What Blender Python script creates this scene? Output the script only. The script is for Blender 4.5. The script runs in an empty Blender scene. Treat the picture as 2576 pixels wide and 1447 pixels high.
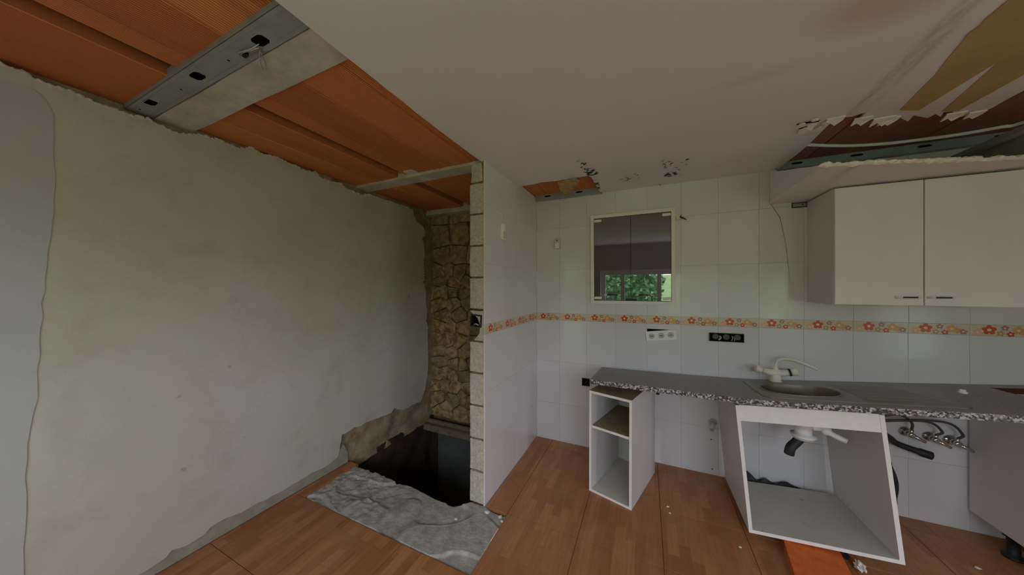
import bpy, bmesh, math, random
from mathutils import Vector, Matrix, noise
from mathutils.geometry import delaunay_2d_cdt

SC = bpy.context.scene
COL = SC.collection
random.seed(7)
R = random.Random(11)

# ------------------------------------------------------------------ camera
EYE = 1.46
YAW = math.radians(24.4)
FPX = 743.6
cam_d = bpy.data.cameras.new('camera')
cam_d.sensor_fit = 'HORIZONTAL'
cam_d.sensor_width = 36
cam_d.lens = 36 * FPX / 2576
cam_d.clip_start = 0.02
cam = bpy.data.objects.new('camera', cam_d)
cam.location = (0, 0, EYE)
cam.rotation_euler = (math.pi / 2, 0, YAW)
COL.objects.link(cam)
SC.camera = cam

# ------------------------------------------------------------------ world, exposure
W = bpy.data.worlds.new('overcast')
SC.world = W
W.use_nodes = True
bg = W.node_tree.nodes['Background']
bg.inputs['Color'].default_value = (0.80, 0.86, 1.0, 1)
bg.inputs['Strength'].default_value = 1.0
SC.view_settings.view_transform = 'Standard'
SC.view_settings.look = 'None'
SC.view_settings.gamma = 1
SC.view_settings.use_curve_mapping = False
SC.view_settings.exposure = 3.2
SC.cycles.max_bounces = 10
SC.cycles.diffuse_bounces = 8
SC.cycles.glossy_bounces = 4
SC.cycles.sample_clamp_indirect = 4
SC.cycles.use_denoising = True
SC.cycles.caustics_reflective = False
SC.cycles.caustics_refractive = False


def portal(name, loc, rot, sx, sy):          # guides daylight sampling through a window opening, gives no light itself
    l = bpy.data.lights.new(name, 'AREA')
    l.shape = 'RECTANGLE'
    l.size, l.size_y = sx, sy
    l.cycles.is_portal = True
    o = bpy.data.objects.new(name, l)
    o.location, o.rotation_euler = loc, rot
    COL.objects.link(o)


# room dimensions (metres)
XL, XP, XR = -2.27, -0.98, 3.0        # left plaster, tiled partition, right wall
YB, YF = 2.748, -0.80                 # back tiled wall, window wall behind the viewer
ZC = 2.31                             # plaster ceiling
YS = 2.80                             # bare stone wall in the alcove
WIN = (-0.85, 2.3, 0.78, 1.80)        # window_1 in the front wall: x0 x1 z0 z1
ADDED_DOOR = (-0.45, 0.40, 0.0, 2.06)       # unseen, added for light, glazed added_door_1 in the right wall: y0 y1 z0 z1
ADDED_DR2 = (-1.72, -1.14, 0.0, 2.04)           # made-up opening for fill light, glazed added_door_2 in the front wall: x0 x1 z0 z1
portal('added_door_portal', ((ADDED_DR2[0] + ADDED_DR2[1]) / 2, YF - 0.14, 1.02), (math.radians(90), 0, 0), ADDED_DR2[1] - ADDED_DR2[0], 2.04)
portal('window_portal', ((WIN[0] + WIN[1]) / 2, YF - 0.12, (WIN[2] + WIN[3]) / 2), (math.radians(90), 0, 0), WIN[1] - WIN[0], WIN[3] - WIN[2])
portal('added_door_portal', (XR + 0.12, (ADDED_DOOR[0] + ADDED_DOOR[1]) / 2, 1.03), (math.radians(90), 0, math.radians(90)), ADDED_DOOR[1] - ADDED_DOOR[0], 2.06)


# ------------------------------------------------------------------ measured points -> room planes
def ray(u, v):
    a, b = (u - 1288) / FPX, (723.5 - v) / FPX
    c, s = math.cos(YAW), math.sin(YAW)
    return Vector((a * c - s, a * s + c, b))


def at_z(u, v, z):
    d = ray(u, v)
    return Vector((0, 0, EYE)) + d * ((z - EYE) / d.z)


def at_y(u, v, y):
    d = ray(u, v)
    return Vector((0, 0, EYE)) + d * (y / d.y)


def at_x(u, v, x):
    d = ray(u, v)
    return Vector((0, 0, EYE)) + d * (x / d.x)


# ------------------------------------------------------------------ materials
def srgb(r, g, b):
    f = lambda c: (c / 255 / 12.92) if c <= 10 else ((c / 255 + 0.055) / 1.055) ** 2.4
    return (f(r), f(g), f(b), 1)


class NT:
    def __init__(self, name):
        self.m = bpy.data.materials.new(name)
        self.m.use_nodes = True
        self.t = self.m.node_tree
        self.b = self.t.nodes['Principled BSDF']

    def n(self, typ, **kw):
        nd = self.t.nodes.new(typ)
        for k, v in kw.items():
            if k in nd.inputs.keys():
                nd.inputs[k].default_value = v
            else:
                setattr(nd, k, v)
        return nd

    def l(self, a, b):
        self.t.links.new(a, b)

    def pos(self, scale=(1, 1, 1), rot=(0, 0, 0), obj=False, off=(0, 0, 0)):
        src = self.n('ShaderNodeTexCoord').outputs['Object'] if obj else self.n('ShaderNodeNewGeometry').outputs['Position']
        mp = self.n('ShaderNodeMapping')
        mp.inputs['Scale'].default_value = scale
        mp.inputs['Rotation'].default_value = rot
        mp.inputs['Location'].default_value = off
        self.l(src, mp.inputs['Vector'])
        return mp.outputs['Vector']

    def noise(self, vec, scale, detail=4, rough=0.55, dist=0.0):
        nd = self.n('ShaderNodeTexNoise')
        nd.inputs['Scale'].default_value = scale
        nd.inputs['Detail'].default_value = detail
        nd.inputs['Roughness'].default_value = rough
        nd.inputs['Distortion'].default_value = dist
        self.l(vec, nd.inputs['Vector'])
        return nd.outputs['Fac']

    def ramp(self, fac, stops, interp='LINEAR'):
        r = self.n('ShaderNodeValToRGB')
        r.color_ramp.interpolation = interp
        e = r.color_ramp.elements
        while len(e) < len(stops):
            e.new(0.5)
        for el, (p, c) in zip(e, stops):
            el.position = p
            el.color = c if not isinstance(c, (int, float)) else (c, c, c, 1)
        self.l(fac, r.inputs['Fac'])
        return r.outputs['Color']

    def mix(self, a, b, fac, blend='MIX'):
        m = self.n('ShaderNodeMix', data_type='RGBA', blend_type=blend)
        for sock, v in ((m.inputs[0], fac), (m.inputs[6], a), (m.inputs[7], b)):
            if isinstance(v, bpy.types.NodeSocket):
                self.l(v, sock)
            else:
                sock.default_value = v
        return m.outputs[2]

    def math(self, op, a, b=0.0, clamp=False):
        m = self.n('ShaderNodeMath', operation=op)
        m.use_clamp = clamp
        for sock, v in ((m.inputs[0], a), (m.inputs[1], b)):
            if isinstance(v, bpy.types.NodeSocket):
                self.l(v, sock)
            else:
                sock.default_value = v
        return m.outputs[0]

    def color(self, c):
        if isinstance(c, bpy.types.NodeSocket):
            self.l(c, self.b.inputs['Base Color'])
        else:
            self.b.inputs['Base Color'].default_value = c
        return self

    def set(self, rough=0.6, spec=0.5, metal=0.0):
        if isinstance(rough, bpy.types.NodeSocket):
            self.l(rough, self.b.inputs['Roughness'])
        else:
            self.b.inputs['Roughness'].default_value = rough
        self.b.inputs['Specular IOR Level'].default_value = spec
        self.b.inputs['Metallic'].default_value = metal
        return self

    def bump(self, h, strength=0.3, dist=0.01):
        bp = self.n('ShaderNodeBump')
        bp.inputs['Strength'].default_value = strength
        bp.inputs['Distance'].default_value = dist
        self.l(h, bp.inputs['Height'])
        self.l(bp.outputs['Normal'], self.b.inputs['Normal'])
        return self


def simple(name, c1, c2=None, scale=20, rough=0.6, spec=0.4, metal=0.0, bump=0.0, bscale=None, stretch=(1, 1, 1), obj=True, bd=0.004):
    t = NT(name)
    v = t.pos(stretch, obj=obj)
    n = t.noise(v, scale, 5, 0.6)
    t.color(t.mix(c1, c2 or c1, t.ramp(n, [(0.3, 0.0), (0.7, 1.0)])))
    t.set(rough, spec, metal)
    if bump:
        t.bump(t.noise(v, bscale or scale * 3, 4), bump, bd)
    return t.m


M = {}
# left wall plaster: cream grey float finish with faint yellowish mottling
t = NT('plaster_left')
v = t.pos()
big = t.noise(v, 1.3, 3, 0.5)
fine = t.noise(v, 55, 3, 0.6)
c = t.mix(srgb(190, 190, 168), srgb(196, 194, 184), t.ramp(big, [(0.38, 0.0), (0.62, 1.0)]))
c = t.mix(c, srgb(174, 172, 154), t.ramp(t.noise(v, 4.0, 5, 0.65, 0.6), [(0.5, 0.0), (0.72, 0.6)]))
c = t.mix(c, srgb(150, 140, 120), t.ramp(t.noise(v, 9.0, 2, 0.5), [(0.74, 0.0), (0.78, 0.55)]))
t.color(c).set(0.85, 0.2).bump(t.math('ADD', fine, t.math('MULTIPLY', t.noise(v, 7, 5, 0.7), 1.6)), 0.25, 0.005)
M['plaster'] = t.m
M['plaster_fresh'] = simple('plaster_fresh', srgb(186, 188, 182), srgb(180, 182, 176), 3, 0.85, 0.2, bump=0.2, bscale=60, obj=False)
M['plaster_edge'] = simple('plaster_edge', srgb(222, 216, 200), srgb(196, 188, 168), 25, 0.9, 0.1, bump=0.4, obj=False)
M['mortar_band'] = simple('mortar_band', srgb(168, 164, 144), srgb(148, 143, 124), 14, 0.9, 0.2, bump=0.4, bscale=70, obj=False)
M['rubble'] = simple('rubble_mortar', srgb(136, 116, 86), srgb(92, 76, 54), 9, 0.95, 0.1, bump=0.8, bscale=30, obj=False, bd=0.01)
M['rubble_pale'] = simple('rubble_mortar_pale', srgb(176, 160, 128), srgb(132, 114, 86), 9, 0.95, 0.1, bump=0.8, bscale=30, obj=False, bd=0.01)
M['pit_shade_brown'] = simple('pit_shade_render', srgb(76, 62, 48), srgb(52, 43, 35), 7, 0.95, 0.1, bump=0.7, bscale=24, obj=False, bd=0.01)  # dark brown that also puts the pit's shade into the colour
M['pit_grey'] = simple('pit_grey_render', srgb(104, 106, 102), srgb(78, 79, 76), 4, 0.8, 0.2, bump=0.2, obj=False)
M['ledge'] = simple('ledge_batten', srgb(142, 132, 108), srgb(112, 102, 80), 14, 0.85, 0.2, bump=0.3, obj=False)


def stone_mat(name, a, b):
    t = NT(name)
    v = t.pos()
    oi = t.n('ShaderNodeObjectInfo').outputs['Random']
    n = t.noise(v, 14, 6, 0.65, 0.5)
    c = t.mix(a, b, t.ramp(n, [(0.4, 0.0), (0.6, 1.0)]))
    c = t.mix(c, srgb(136, 128, 108), t.math('MULTIPLY', oi, 0.6))
    c = t.mix(c, srgb(60, 46, 30), t.ramp(t.noise(v, 40, 5, 0.7), [(0.58, 0.0), (0.75, 0.8)]))
    t.color(c).set(0.92, 0.15).bump(t.noise(v, 45, 6, 0.7), 0.7, 0.012)
    return t.m


M['stone'] = stone_mat('sandstone', srgb(214, 188, 136), srgb(150, 118, 76))

# plaster ceiling with stain, mould and seam dirt
t = NT('ceiling_plaster')
v = t.pos()
c = t.mix(srgb(226, 222, 224), srgb(220, 215, 217), t.noise(v, 2.0, 3))


def blob(cx, cy, rx, ry, rot=0.0):
    # soft elliptical mask on the ceiling plane
    mp = t.n('ShaderNodeMapping', vector_type='TEXTURE')
    mp.inputs['Location'].default_value = (cx, cy, ZC)
    mp.inputs['Rotation'].default_value = (0, 0, rot)
    mp.inputs['Scale'].default_value = (rx, ry, 1)
    t.l(t.n('ShaderNodeNewGeometry').outputs['Position'], mp.inputs['Vector'])
    g = t.n('ShaderNodeTexGradient', gradient_type='SPHERICAL')
    t.l(mp.outputs['Vector'], g.inputs['Vector'])
    return g.outputs['Fac']


p0 = at_z(2225, 5, ZC)
st = t.math('MULTIPLY', blob(p0.x, p0.y, 0.26, 0.16, 0.2), t.math('ADD', t.noise(v, 9, 3), 0.7), True)
c = t.mix(c, srgb(188, 158, 110), t.ramp(st, [(0.1, 0.0), (0.9, 0.55)]))
p1 = at_z(1900, 195, ZC)
c = t.mix(c, srgb(170, 160, 146), t.math('MULTIPLY', t.ramp(blob(p1.x, p1.y, 0.2, 0.05, -0.1), [(0.0, 0.0), (1.0, 0.4)]), t.noise(v, 14, 4)))
mould = None
for (u, vv, rx, ry, ro, th) in ((1478, 425, 0.05, 0.2, -0.15, 0.52), (1490, 437, 0.05, 0.06, 0, 0.42), (1500, 465, 0.03, 0.16, 0, 0.5), (1588, 447, 0.12, 0.09, 0.0, 0.585), (1690, 425, 0.05, 0.22, -0.3, 0.53), (1686, 438, 0.045, 0.07, 0.3, 0.44), (1718, 402, 0.04, 0.12, -0.3, 0.55), (1660, 468, 0.04, 0.06, 0, 0.56)):
    q = at_z(u, vv, ZC)
    m = t.math('MULTIPLY', t.math('MULTIPLY', blob(q.x, q.y, rx, ry, ro), 3.0, True), t.ramp(t.noise(v, 34, 4, 0.6, 0.4), [(th, 0.0), (th + 0.05, 1.0)]))
    mould = m if mould is None else t.math('MAXIMUM', mould, m)
c = t.mix(c, srgb(58, 46, 34), mould)
qa, qb = at_z(2110, 292, ZC), at_z(2480, 10, ZC)
sm = t.math('MULTIPLY', t.math('MULTIPLY', blob((qa.x + qb.x) / 2 + 0.01, (qa.y + qb.y) / 2, 0.05, 0.75, -0.09), 2.2, True), t.ramp(t.noise(t.pos((6, 1, 1)), 6, 5, 0.7), [(0.4, 0.06), (0.7, 0.55)]))
c = t.mix(c, srgb(130, 118, 102), sm)
t.color(c).set(0.9, 0.15).bump(t.noise(v, 30, 3), 0.08, 0.004)
M['ceiling'] = t.m
M['ceiling_core'] = simple('gypsum_core', srgb(242, 238, 230), srgb(226, 220, 208), 30, 0.95, 0.1, bump=0.4, obj=False)
M['paper_tan'] = simple('bare_tan_paper', srgb(192, 164, 116), srgb(170, 144, 100), 4, 0.9, 0.1, obj=False)
M['paper_flap'] = simple('wet_tan_paper', srgb(198, 176, 126), srgb(160, 136, 90), 22, 0.9, 0.1, bump=0.4, obj=False)


def brick_mat(name, a, b, dirt):
    t = NT(name)
    v = t.pos()
    oi = t.n('ShaderNodeObjectInfo').outputs['Random']
    c = t.mix(a, b, oi)
    c = t.mix(c, dirt, t.ramp(t.noise(t.pos((1, 0.25, 1)), 7, 5, 0.6), [(0.45, 0.0), (0.8, 0.7)]))
    w = t.n('ShaderNodeTexWave', wave_type='BANDS', bands_direction='X')
    w.inputs['Scale'].default_value = 27
    w.inputs['Distortion'].default_value = 0.15
    t.l(v, w.inputs['Vector'])
    c = t.mix(c, srgb(70, 32, 14), t.ramp(w.outputs['Fac'], [(0.0, 0.55), (0.45, 0.0)]))
    c = t.mix(c, srgb(196, 170, 130), t.ramp(t.noise(v, 18, 4, 0.7), [(0.7, 0.0), (0.78, 0.5)]))
    t.color(c).set(0.85, 0.2).bump(w.outputs['Fac'], 0.5, 0.004)
    return t.m


M['brick'] = brick_mat('ribbed_terracotta', srgb(236, 152, 92), srgb(210, 124, 74), srgb(176, 106, 66))
M['brick_brown'] = brick_mat('brown_terracotta', srgb(186, 130, 110), srgb(164, 112, 94), srgb(140, 102, 88))  # browner, darker clay than the other ceiling bricks
M['concrete'] = simple('old_concrete', srgb(214, 208, 196), srgb(178, 172, 162), 8, 0.9, 0.2, bump=0.5, bscale=40, obj=False)
M['slab'] = simple('slab_concrete', srgb(120, 112, 100), srgb(96, 90, 82), 6, 0.95, 0.1, obj=False)
M['steel'] = simple('galvanised_steel', srgb(164, 168, 172), srgb(146, 150, 154), 9, 0.5, 0.5, metal=0.2, obj=False)
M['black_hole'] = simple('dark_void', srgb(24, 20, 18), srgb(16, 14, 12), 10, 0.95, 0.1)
M['wire'] = simple('bright_wire', srgb(214, 212, 206), srgb(180, 178, 172), 20, 0.3, 0.5, metal=0.8)

# glossy ceramic wall tile
t = NT('glazed_wall_tile')
v = t.pos()
oi = t.n('ShaderNodeObjectInfo').outputs['Random']
c = t.mix(srgb(223, 222, 223), srgb(218, 217, 217), oi)
t.color(c).set(t.ramp(t.noise(v, 3, 3), [(0.3, 0.10), (0.7, 0.2)]), 0.5).bump(t.noise(v, 7, 2), 0.02, 0.01)
M['tile'] = t.m
M['grout'] = simple('tile_grout', srgb(192, 189, 182), srgb(180, 176, 168), 10, 0.9, 0.1)
M['border_base'] = simple('border_tile_glaze', srgb(216, 204, 180), srgb(210, 196, 172), 6, 0.2, 0.5)
M['petal_red'] = simple('petal_red', srgb(214, 84, 44), srgb(200, 76, 40), 40, 0.25, 0.5)
M['petal_tan'] = simple('petal_tan', srgb(222, 168, 104), srgb(214, 158, 96), 40, 0.25, 0.5)
M['petal_mauve'] = simple('petal_mauve', srgb(176, 128, 124), srgb(170, 122, 116), 40, 0.25, 0.5)
M['petal_olive'] = simple('petal_olive', srgb(190, 154, 96), srgb(180, 146, 90), 40, 0.25, 0.5)
M['petal_pink'] = simple('petal_pink', srgb(230, 184, 148), srgb(226, 178, 142), 40, 0.25, 0.5)
M['petal_cream'] = simple('petal_cream', srgb(240, 214, 176), srgb(236, 208, 170), 40, 0.25, 0.5)
M['terracotta_edge'] = simple('tile_body_edge', srgb(186, 118, 80), srgb(196, 150, 116), 30, 0.9, 0.2)

# aerated blocks at the cut end of the partition
M['block'] = simple('pale_block', srgb(206, 200, 184), srgb(172, 164, 146), 60, 0.95, 0.1, bump=0.6, bscale=120, obj=False)
M['block_joint'] = simple('block_mortar', srgb(136, 128, 112), srgb(96, 90, 78), 30, 0.95, 0.1, bump=0.6, obj=False)

# wood-look floor tile: short planks along Y printed on 45 cm tiles
t = NT('wood_look_tile')
geo = t.n('ShaderNodeNewGeometry').outputs['Position']
oi = t.n('ShaderNodeObjectInfo')
sx = t.n('ShaderNodeSeparateXYZ')
t.l(geo, sx.inputs[0])
cx = t.n('ShaderNodeCombineXYZ')
t.l(sx.outputs['Y'], cx.inputs['X'])
t.l(sx.outputs['X'], cx.inputs['Y'])
br = t.n('ShaderNodeTexBrick', offset=0.37, offset_frequency=2)
br.inputs['Scale'].default_value = 1
br.inputs['Mortar Size'].default_value = 0.0
br.inputs['Brick Width'].default_value = 0.24
br.inputs['Row Height'].default_value = 0.056
br.inputs['Color1'].default_value = (0, 0, 0, 1)
br.inputs['Color2'].default_value = (1, 1, 1, 1)
t.l(cx.outputs[0], br.inputs['Vector'])
grain = t.noise(t.pos((22, 1.6, 1)), 3.0, 5, 0.6, 0.4)
c = t.mix(srgb(190, 132, 84), srgb(162, 104, 62), br.outputs['Color'])
c = t.mix(c, srgb(138, 86, 54), t.ramp(grain, [(0.4, 0.0), (0.75, 0.6)]))
c = t.mix(c, srgb(132, 82, 50), t.math('MULTIPLY', oi.outputs['Random'], 0.22))
dust = t.ramp(t.noise(t.pos(), 5.5, 6, 0.65), [(0.52, 0.0), (0.8, 0.4)])
c = t.mix(c, srgb(176, 146, 116), dust)
t.color(c).set(t.ramp(t.noise(t.pos(), 6, 4), [(0.3, 0.3), (0.7, 0.5)]), 0.4)
M['floor'] = t.m
M['floor_grout'] = simple('floor_grout', srgb(170, 122, 80), srgb(140, 98, 62), 12, 0.9, 0.2, obj=False)
M['screed'] = simple('rough_screed', srgb(188, 186, 176), srgb(146, 143, 133), 16, 0.95, 0.15, bump=0.7, bscale=60, obj=False, bd=0.006)

M['laminate'] = simple('white_laminate', srgb(230, 229, 226), srgb(225, 224, 220), 3, 0.4, 0.4)
M['laminate_grey'] = simple('grey_laminate', srgb(214, 211, 208), srgb(206, 203, 200), 3, 0.5, 0.35)
M['edge_white'] = simple('white_edging', srgb(238, 236, 230), srgb(230, 227, 220), 12, 0.45, 0.4)
t = NT('dusty_cabinet_floor')
v = t.pos(obj=True)
c = t.mix(srgb(200, 197, 186), srgb(182, 179, 166), t.noise(v, 6, 4))
c = t.mix(c, srgb(70, 62, 52), t.ramp(t.noise(v, 26, 6, 0.65), [(0.62, 0.0), (0.74, 0.8)]))
t.color(c).set(0.6, 0.3)
M['dusty'] = t.m
M['raw_board'] = simple('raw_chipboard_top', srgb(150, 136, 104), srgb(128, 114, 86), 14, 0.85, 0.2)

# speckled granite: dusty top, salt-and-pepper edge
t = NT('granite_top')
v = t.pos()
sp = t.noise(v, 130, 3, 0.8)
c = t.mix(srgb(138, 138, 136), srgb(172, 169, 164), t.ramp(sp, [(0.42, 0.0), (0.58, 1.0)]))
c = t.mix(c, srgb(170, 164, 152), t.ramp(t.noise(v, 5, 5, 0.6), [(0.5, 0.0), (0.8, 0.45)]))
t.color(c).set(0.5, 0.3)
M['granite'] = t.m
t = NT('granite_edge')
v = t.pos()
vo = t.n('ShaderNodeTexVoronoi', feature='F1')
vo.inputs['Scale'].default_value = 125
t.l(v, vo.inputs['Vector'])
sepc = t.n('ShaderNodeSeparateColor')
t.l(vo.outputs['Color'], sepc.inputs[0])
c = t.ramp(sepc.outputs[0], [(0.0, srgb(62, 63, 66)), (0.3, srgb(96, 96, 100)), (0.5, srgb(146, 144, 142)), (0.75, srgb(204, 199, 194))], 'CONSTANT')
t.color(c).set(0.3, 0.5)
M['granite_edge'] = t.m
M['stainless'] = simple('dull_stainless', srgb(160, 156, 144), srgb(140, 136, 124), 8, 0.42, 0.5, metal=0.6, obj=False)
M['stainless_bowl'] = simple('stainless_bowl', srgb(140, 132, 114), srgb(122, 114, 98), 8, 0.4, 0.5, metal=0.6, obj=False)
M['faucet_cream'] = simple('aged_white_enamel', srgb(236, 231, 214), srgb(226, 220, 200), 14, 0.35, 0.5)
M['white_plastic'] = simple('white_plastic', srgb(246, 245, 242), srgb(238, 237, 233), 12, 0.4, 0.45)
M['grey_plastic'] = simple('pale_grey_plastic', srgb(206, 204, 192), srgb(196, 194, 182), 12, 0.5, 0.4)
M['black_plastic'] = simple('black_plastic', srgb(40, 40, 40), srgb(28, 28, 28), 12, 0.5, 0.4)
M['rubber'] = simple('black_rubber_hose', srgb(46, 47, 48), srgb(34, 35, 36), 20, 0.55, 0.4)
M['hose_grey'] = simple('dark_grey_hose', srgb(84, 84, 82), srgb(66, 66, 64), 20, 0.55, 0.4)
M['chrome'] = simple('chrome', srgb(214, 214, 208), srgb(196, 196, 190), 12, 0.16, 0.5, metal=0.95)
M['handle_dark'] = simple('dark_handle_grip', srgb(62, 58, 50), srgb(50, 46, 40), 16, 0.4, 0.5)
M['mech'] = simple('socket_mechanism', srgb(110, 106, 94), srgb(70, 66, 58), 30, 0.6, 0.4)
t = NT('tinted_glass_door')
t.color(srgb(52, 54, 52)).set(0.02, 0.5)
t.b.inputs['IOR'].default_value = 2.7
M['dark_glass'] = t.m
M['terracotta'] = simple('hollow_brick_clay', srgb(226, 120, 62), srgb(206, 100, 50), 18, 0.85, 0.2, bump=0.3)
M['red_void'] = simple('dark_red_board', srgb(110, 62, 46), srgb(90, 50, 38), 12, 0.9, 0.1)
M['plaster_chip'] = simple('plaster_crumb', srgb(232, 228, 216), srgb(214, 208, 194), 40, 0.95, 0.1, bump=0.3)
M['rag_shadow_black'] = simple('black_rag_and_shadow', srgb(48, 47, 45), srgb(24, 24, 24), 30, 0.5, 0.4)
M['aluminium'] = simple('brushed_aluminium', srgb(172, 172, 164), srgb(140, 140, 134), 8, 0.45, 0.5, metal=0.4)
M['gypsum_board'] = simple('grey_gypsum_board', srgb(168, 168, 164), srgb(152, 152, 148), 6, 0.9, 0.1)
M['front_wall'] = simple('front_wall_paint', srgb(200, 196, 186), srgb(190, 186, 176), 3, 0.9, 0.2)
M['pvc'] = simple('white_pvc_frame', srgb(226, 228, 226), srgb(216, 218, 216), 5, 0.4, 0.4)
t = NT('clear_pane')
gl = t.n('ShaderNodeBsdfGlossy')
gl.inputs['Roughness'].default_value = 0.02
tr = t.n('ShaderNodeBsdfTransparent')
mx = t.n('ShaderNodeMixShader')
mx.inputs[0].default_value = 0.06
t.l(tr.outputs[0], mx.inputs[1])
t.l(gl.outputs[0], mx.inputs[2])
t.l(mx.outputs[0], t.t.nodes['Material Output'].inputs['Surface'])
M['clear_pane'] = t.m
M['lawn'] = simple('lawn', srgb(142, 158, 104), srgb(104, 126, 78), 1.2, 0.95, 0.1, obj=False)
M['bounce_paving'] = simple('pale_bounce_ground', srgb(226, 224, 224), srgb(212, 210, 210), 2, 0.95, 0.1, obj=False)
M['leaf'] = simple('hedge_leaf', srgb(104, 146, 92), srgb(60, 100, 58), 3, 0.7, 0.3, obj=False)
M['bark'] = simple('bark', srgb(96, 78, 58), srgb(70, 56, 42), 10, 0.95, 0.1)


# ------------------------------------------------------------------ mesh helpers
class MB:
    def __init__(self, *mats):
        self.v, self.f, self.mi, self.mats = [], [], [], list(mats)
        self.smooth = set()

    def add(self, vs, fs, mi=0, smooth=False):
        o = len(self.v)
        self.v += [tuple(p) for p in vs]
        for f in fs:
            if smooth:
                self.smooth.add(len(self.f))
            self.f.append([i + o for i in f])
            self.mi.append(mi)
        return self

    def box(self, x0, x1, y0, y1, z0, z1, mi=0, bev=0.0):
        if bev <= 0:
            vs = [(x, y, z) for z in (z0, z1) for y in (y0, y1) for x in (x0, x1)]
            fs = [(0, 2, 3, 1), (4, 5, 7, 6), (0, 1, 5, 4), (2, 6, 7, 3), (0, 4, 6, 2), (1, 3, 7, 5)]
            return self.add(vs, fs, mi)
        bm = bmesh.new()
        bmesh.ops.create_cube(bm, size=1)
        for q in bm.verts:
            q.co = Vector(((x0 + x1) / 2 + q.co.x * (x1 - x0), (y0 + y1) / 2 + q.co.y * (y1 - y0), (z0 + z1) / 2 + q.co.z * (z1 - z0)))
        bmesh.ops.bevel(bm, geom=bm.edges[:], offset=bev, segments=2, affect='EDGES', profile=0.6)
        self.from_bm(bm, mi)
        return self

    def from_bm(self, bm, mi=0, smooth=False):
        bm.verts.index_update()
        self.add([q.co.copy() for q in bm.verts], [[q.index for q in f.verts] for f in bm.faces], mi, smooth)
        bm.free()

    def tube(self, pts, r, seg=10, mi=0, caps=True, hollow=False):
        pts = [Vector(p) for p in pts]
        rs = r if isinstance(r, (list, tuple)) else [r] * len(pts)
        vs, fs = [], []
        up = None
        for i, p in enumerate(pts):
            d = (pts[min(i + 1, len(pts) - 1)] - pts[max(i - 1, 0)]).normalized()
            if up is None:
                a = Vector((0, 0, 1)) if abs(d.z) < 0.9 else Vector((1, 0, 0))
                up = d.cross(a).normalized()
            up = (up - d * up.dot(d)).normalized()
            w = d.cross(up)
            for k in range(seg):
                an = 2 * math.pi * k / seg
                vs.append(p + (up * math.cos(an) + w * math.sin(an)) * rs[i])
        for i in range(len(pts) - 1):
            for k in range(seg):
                a, b = i * seg + k, i * seg + (k + 1) % seg
                fs.append((a, b, b + seg, a + seg))
        self.add(vs, fs, mi, True)
        if caps:
            n = len(pts)
            if hollow:      # recessed mouth at the last end
                d = (pts[-1] - pts[-2]).normalized()
                o = len(self.v) - len(vs)
                end = [Vector(vs[(n - 1) * seg + k]) for k in range(seg)]
                inn = [pts[-1] + (e - pts[-1]) * 0.75 for e in end]
                deep = [q - d * rs[-1] * 1.5 for q in inn]
                self.add(end + inn + deep, [(k, (k + 1) % seg, seg + (k + 1) % seg, seg + k) for k in range(seg)] + [(seg + k, seg + (k + 1) % seg, 2 * seg + (k + 1) % seg, 2 * seg + k) for k in range(seg)] + [list(range(2 * seg, 3 * seg))], mi)
                self.add(vs[:seg], [list(range(seg))[::-1]], mi)
            else:
                self.add(vs[:seg], [list(range(seg))[::-1]], mi)
                self.add(vs[-seg:], [list(range(seg))], mi)
        return self

    def lathe(self, prof, centre=(0, 0, 0), axis='Z', seg=24, mi=0, smooth=True):
        vs, fs = [], []
        for (r, h) in prof:
            for k in range(seg):
                a = 2 * math.pi * k / seg
                p = (r * math.cos(a), r * math.sin(a), h)
                if axis == 'Y':
                    p = (p[0], p[2], p[1])
                elif axis == 'X':
                    p = (p[2], p[0], p[1])
                vs.append((p[0] + centre[0], p[1] + centre[1], p[2] + centre[2]))
        for i in range(len(prof) - 1):
            for k in range(seg):
                a, b = i * seg + k, i * seg + (k + 1) % seg
                fs.append((a, b, b + seg, a + seg))
        self.add(vs, fs, mi, smooth)
        self.add(vs[:seg], [list(range(seg))], mi)
        self.add(vs[-seg:], [list(range(seg))], mi)
        return self

    def plate(self, outer, holes, fn, t0, t1, mi=0, mi_side=None, grid=0.0):
        """flat polygon with holes, given thickness; fn(a, b, t) -> xyz"""
        ms = mi if mi_side is None else mi_side
        loops = [outer] + list(holes)
        pts, ed = [], []
        for lp in loops:
            o = len(pts)
            pts += [Vector((p[0], p[1])) for p in lp]
            ed += [(o + i, o + (i + 1) % len(lp)) for i in range(len(lp))]
        if grid > 0:
            xs, ys = [p[0] for p in outer], [p[1] for p in outer]
            a = min(xs) + grid / 2
            while a < max(xs):
                b = min(ys) + grid / 2
                while b < max(ys):
                    if inside((a, b), outer) and not any(inside((a, b), h) for h in holes):
                        pts.append(Vector((a, b)))
                    b += grid
                a += grid
        vv, _, ff, _, _, _ = delaunay_2d_cdt(pts, ed, [], 0, 1e-7)
        keep = []
        for f in ff:
            c = (sum(vv[i][0] for i in f) / 3, sum(vv[i][1] for i in f) / 3)
            if inside(c, outer) and not any(inside(c, h) for h in holes):
                keep.append(f)
        self.add([fn(p[0], p[1], t0) for p in vv], keep, mi)
        self.add([fn(p[0], p[1], t1) for p in vv], [list(f)[::-1] for f in keep], mi)
        for lp in loops:
            n = len(lp)
            self.add([fn(p[0], p[1], t0) for p in lp] + [fn(p[0], p[1], t1) for p in lp], [(i, (i + 1) % n, n + (i + 1) % n, n + i) for i in range(n)], ms)
        return self

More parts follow.
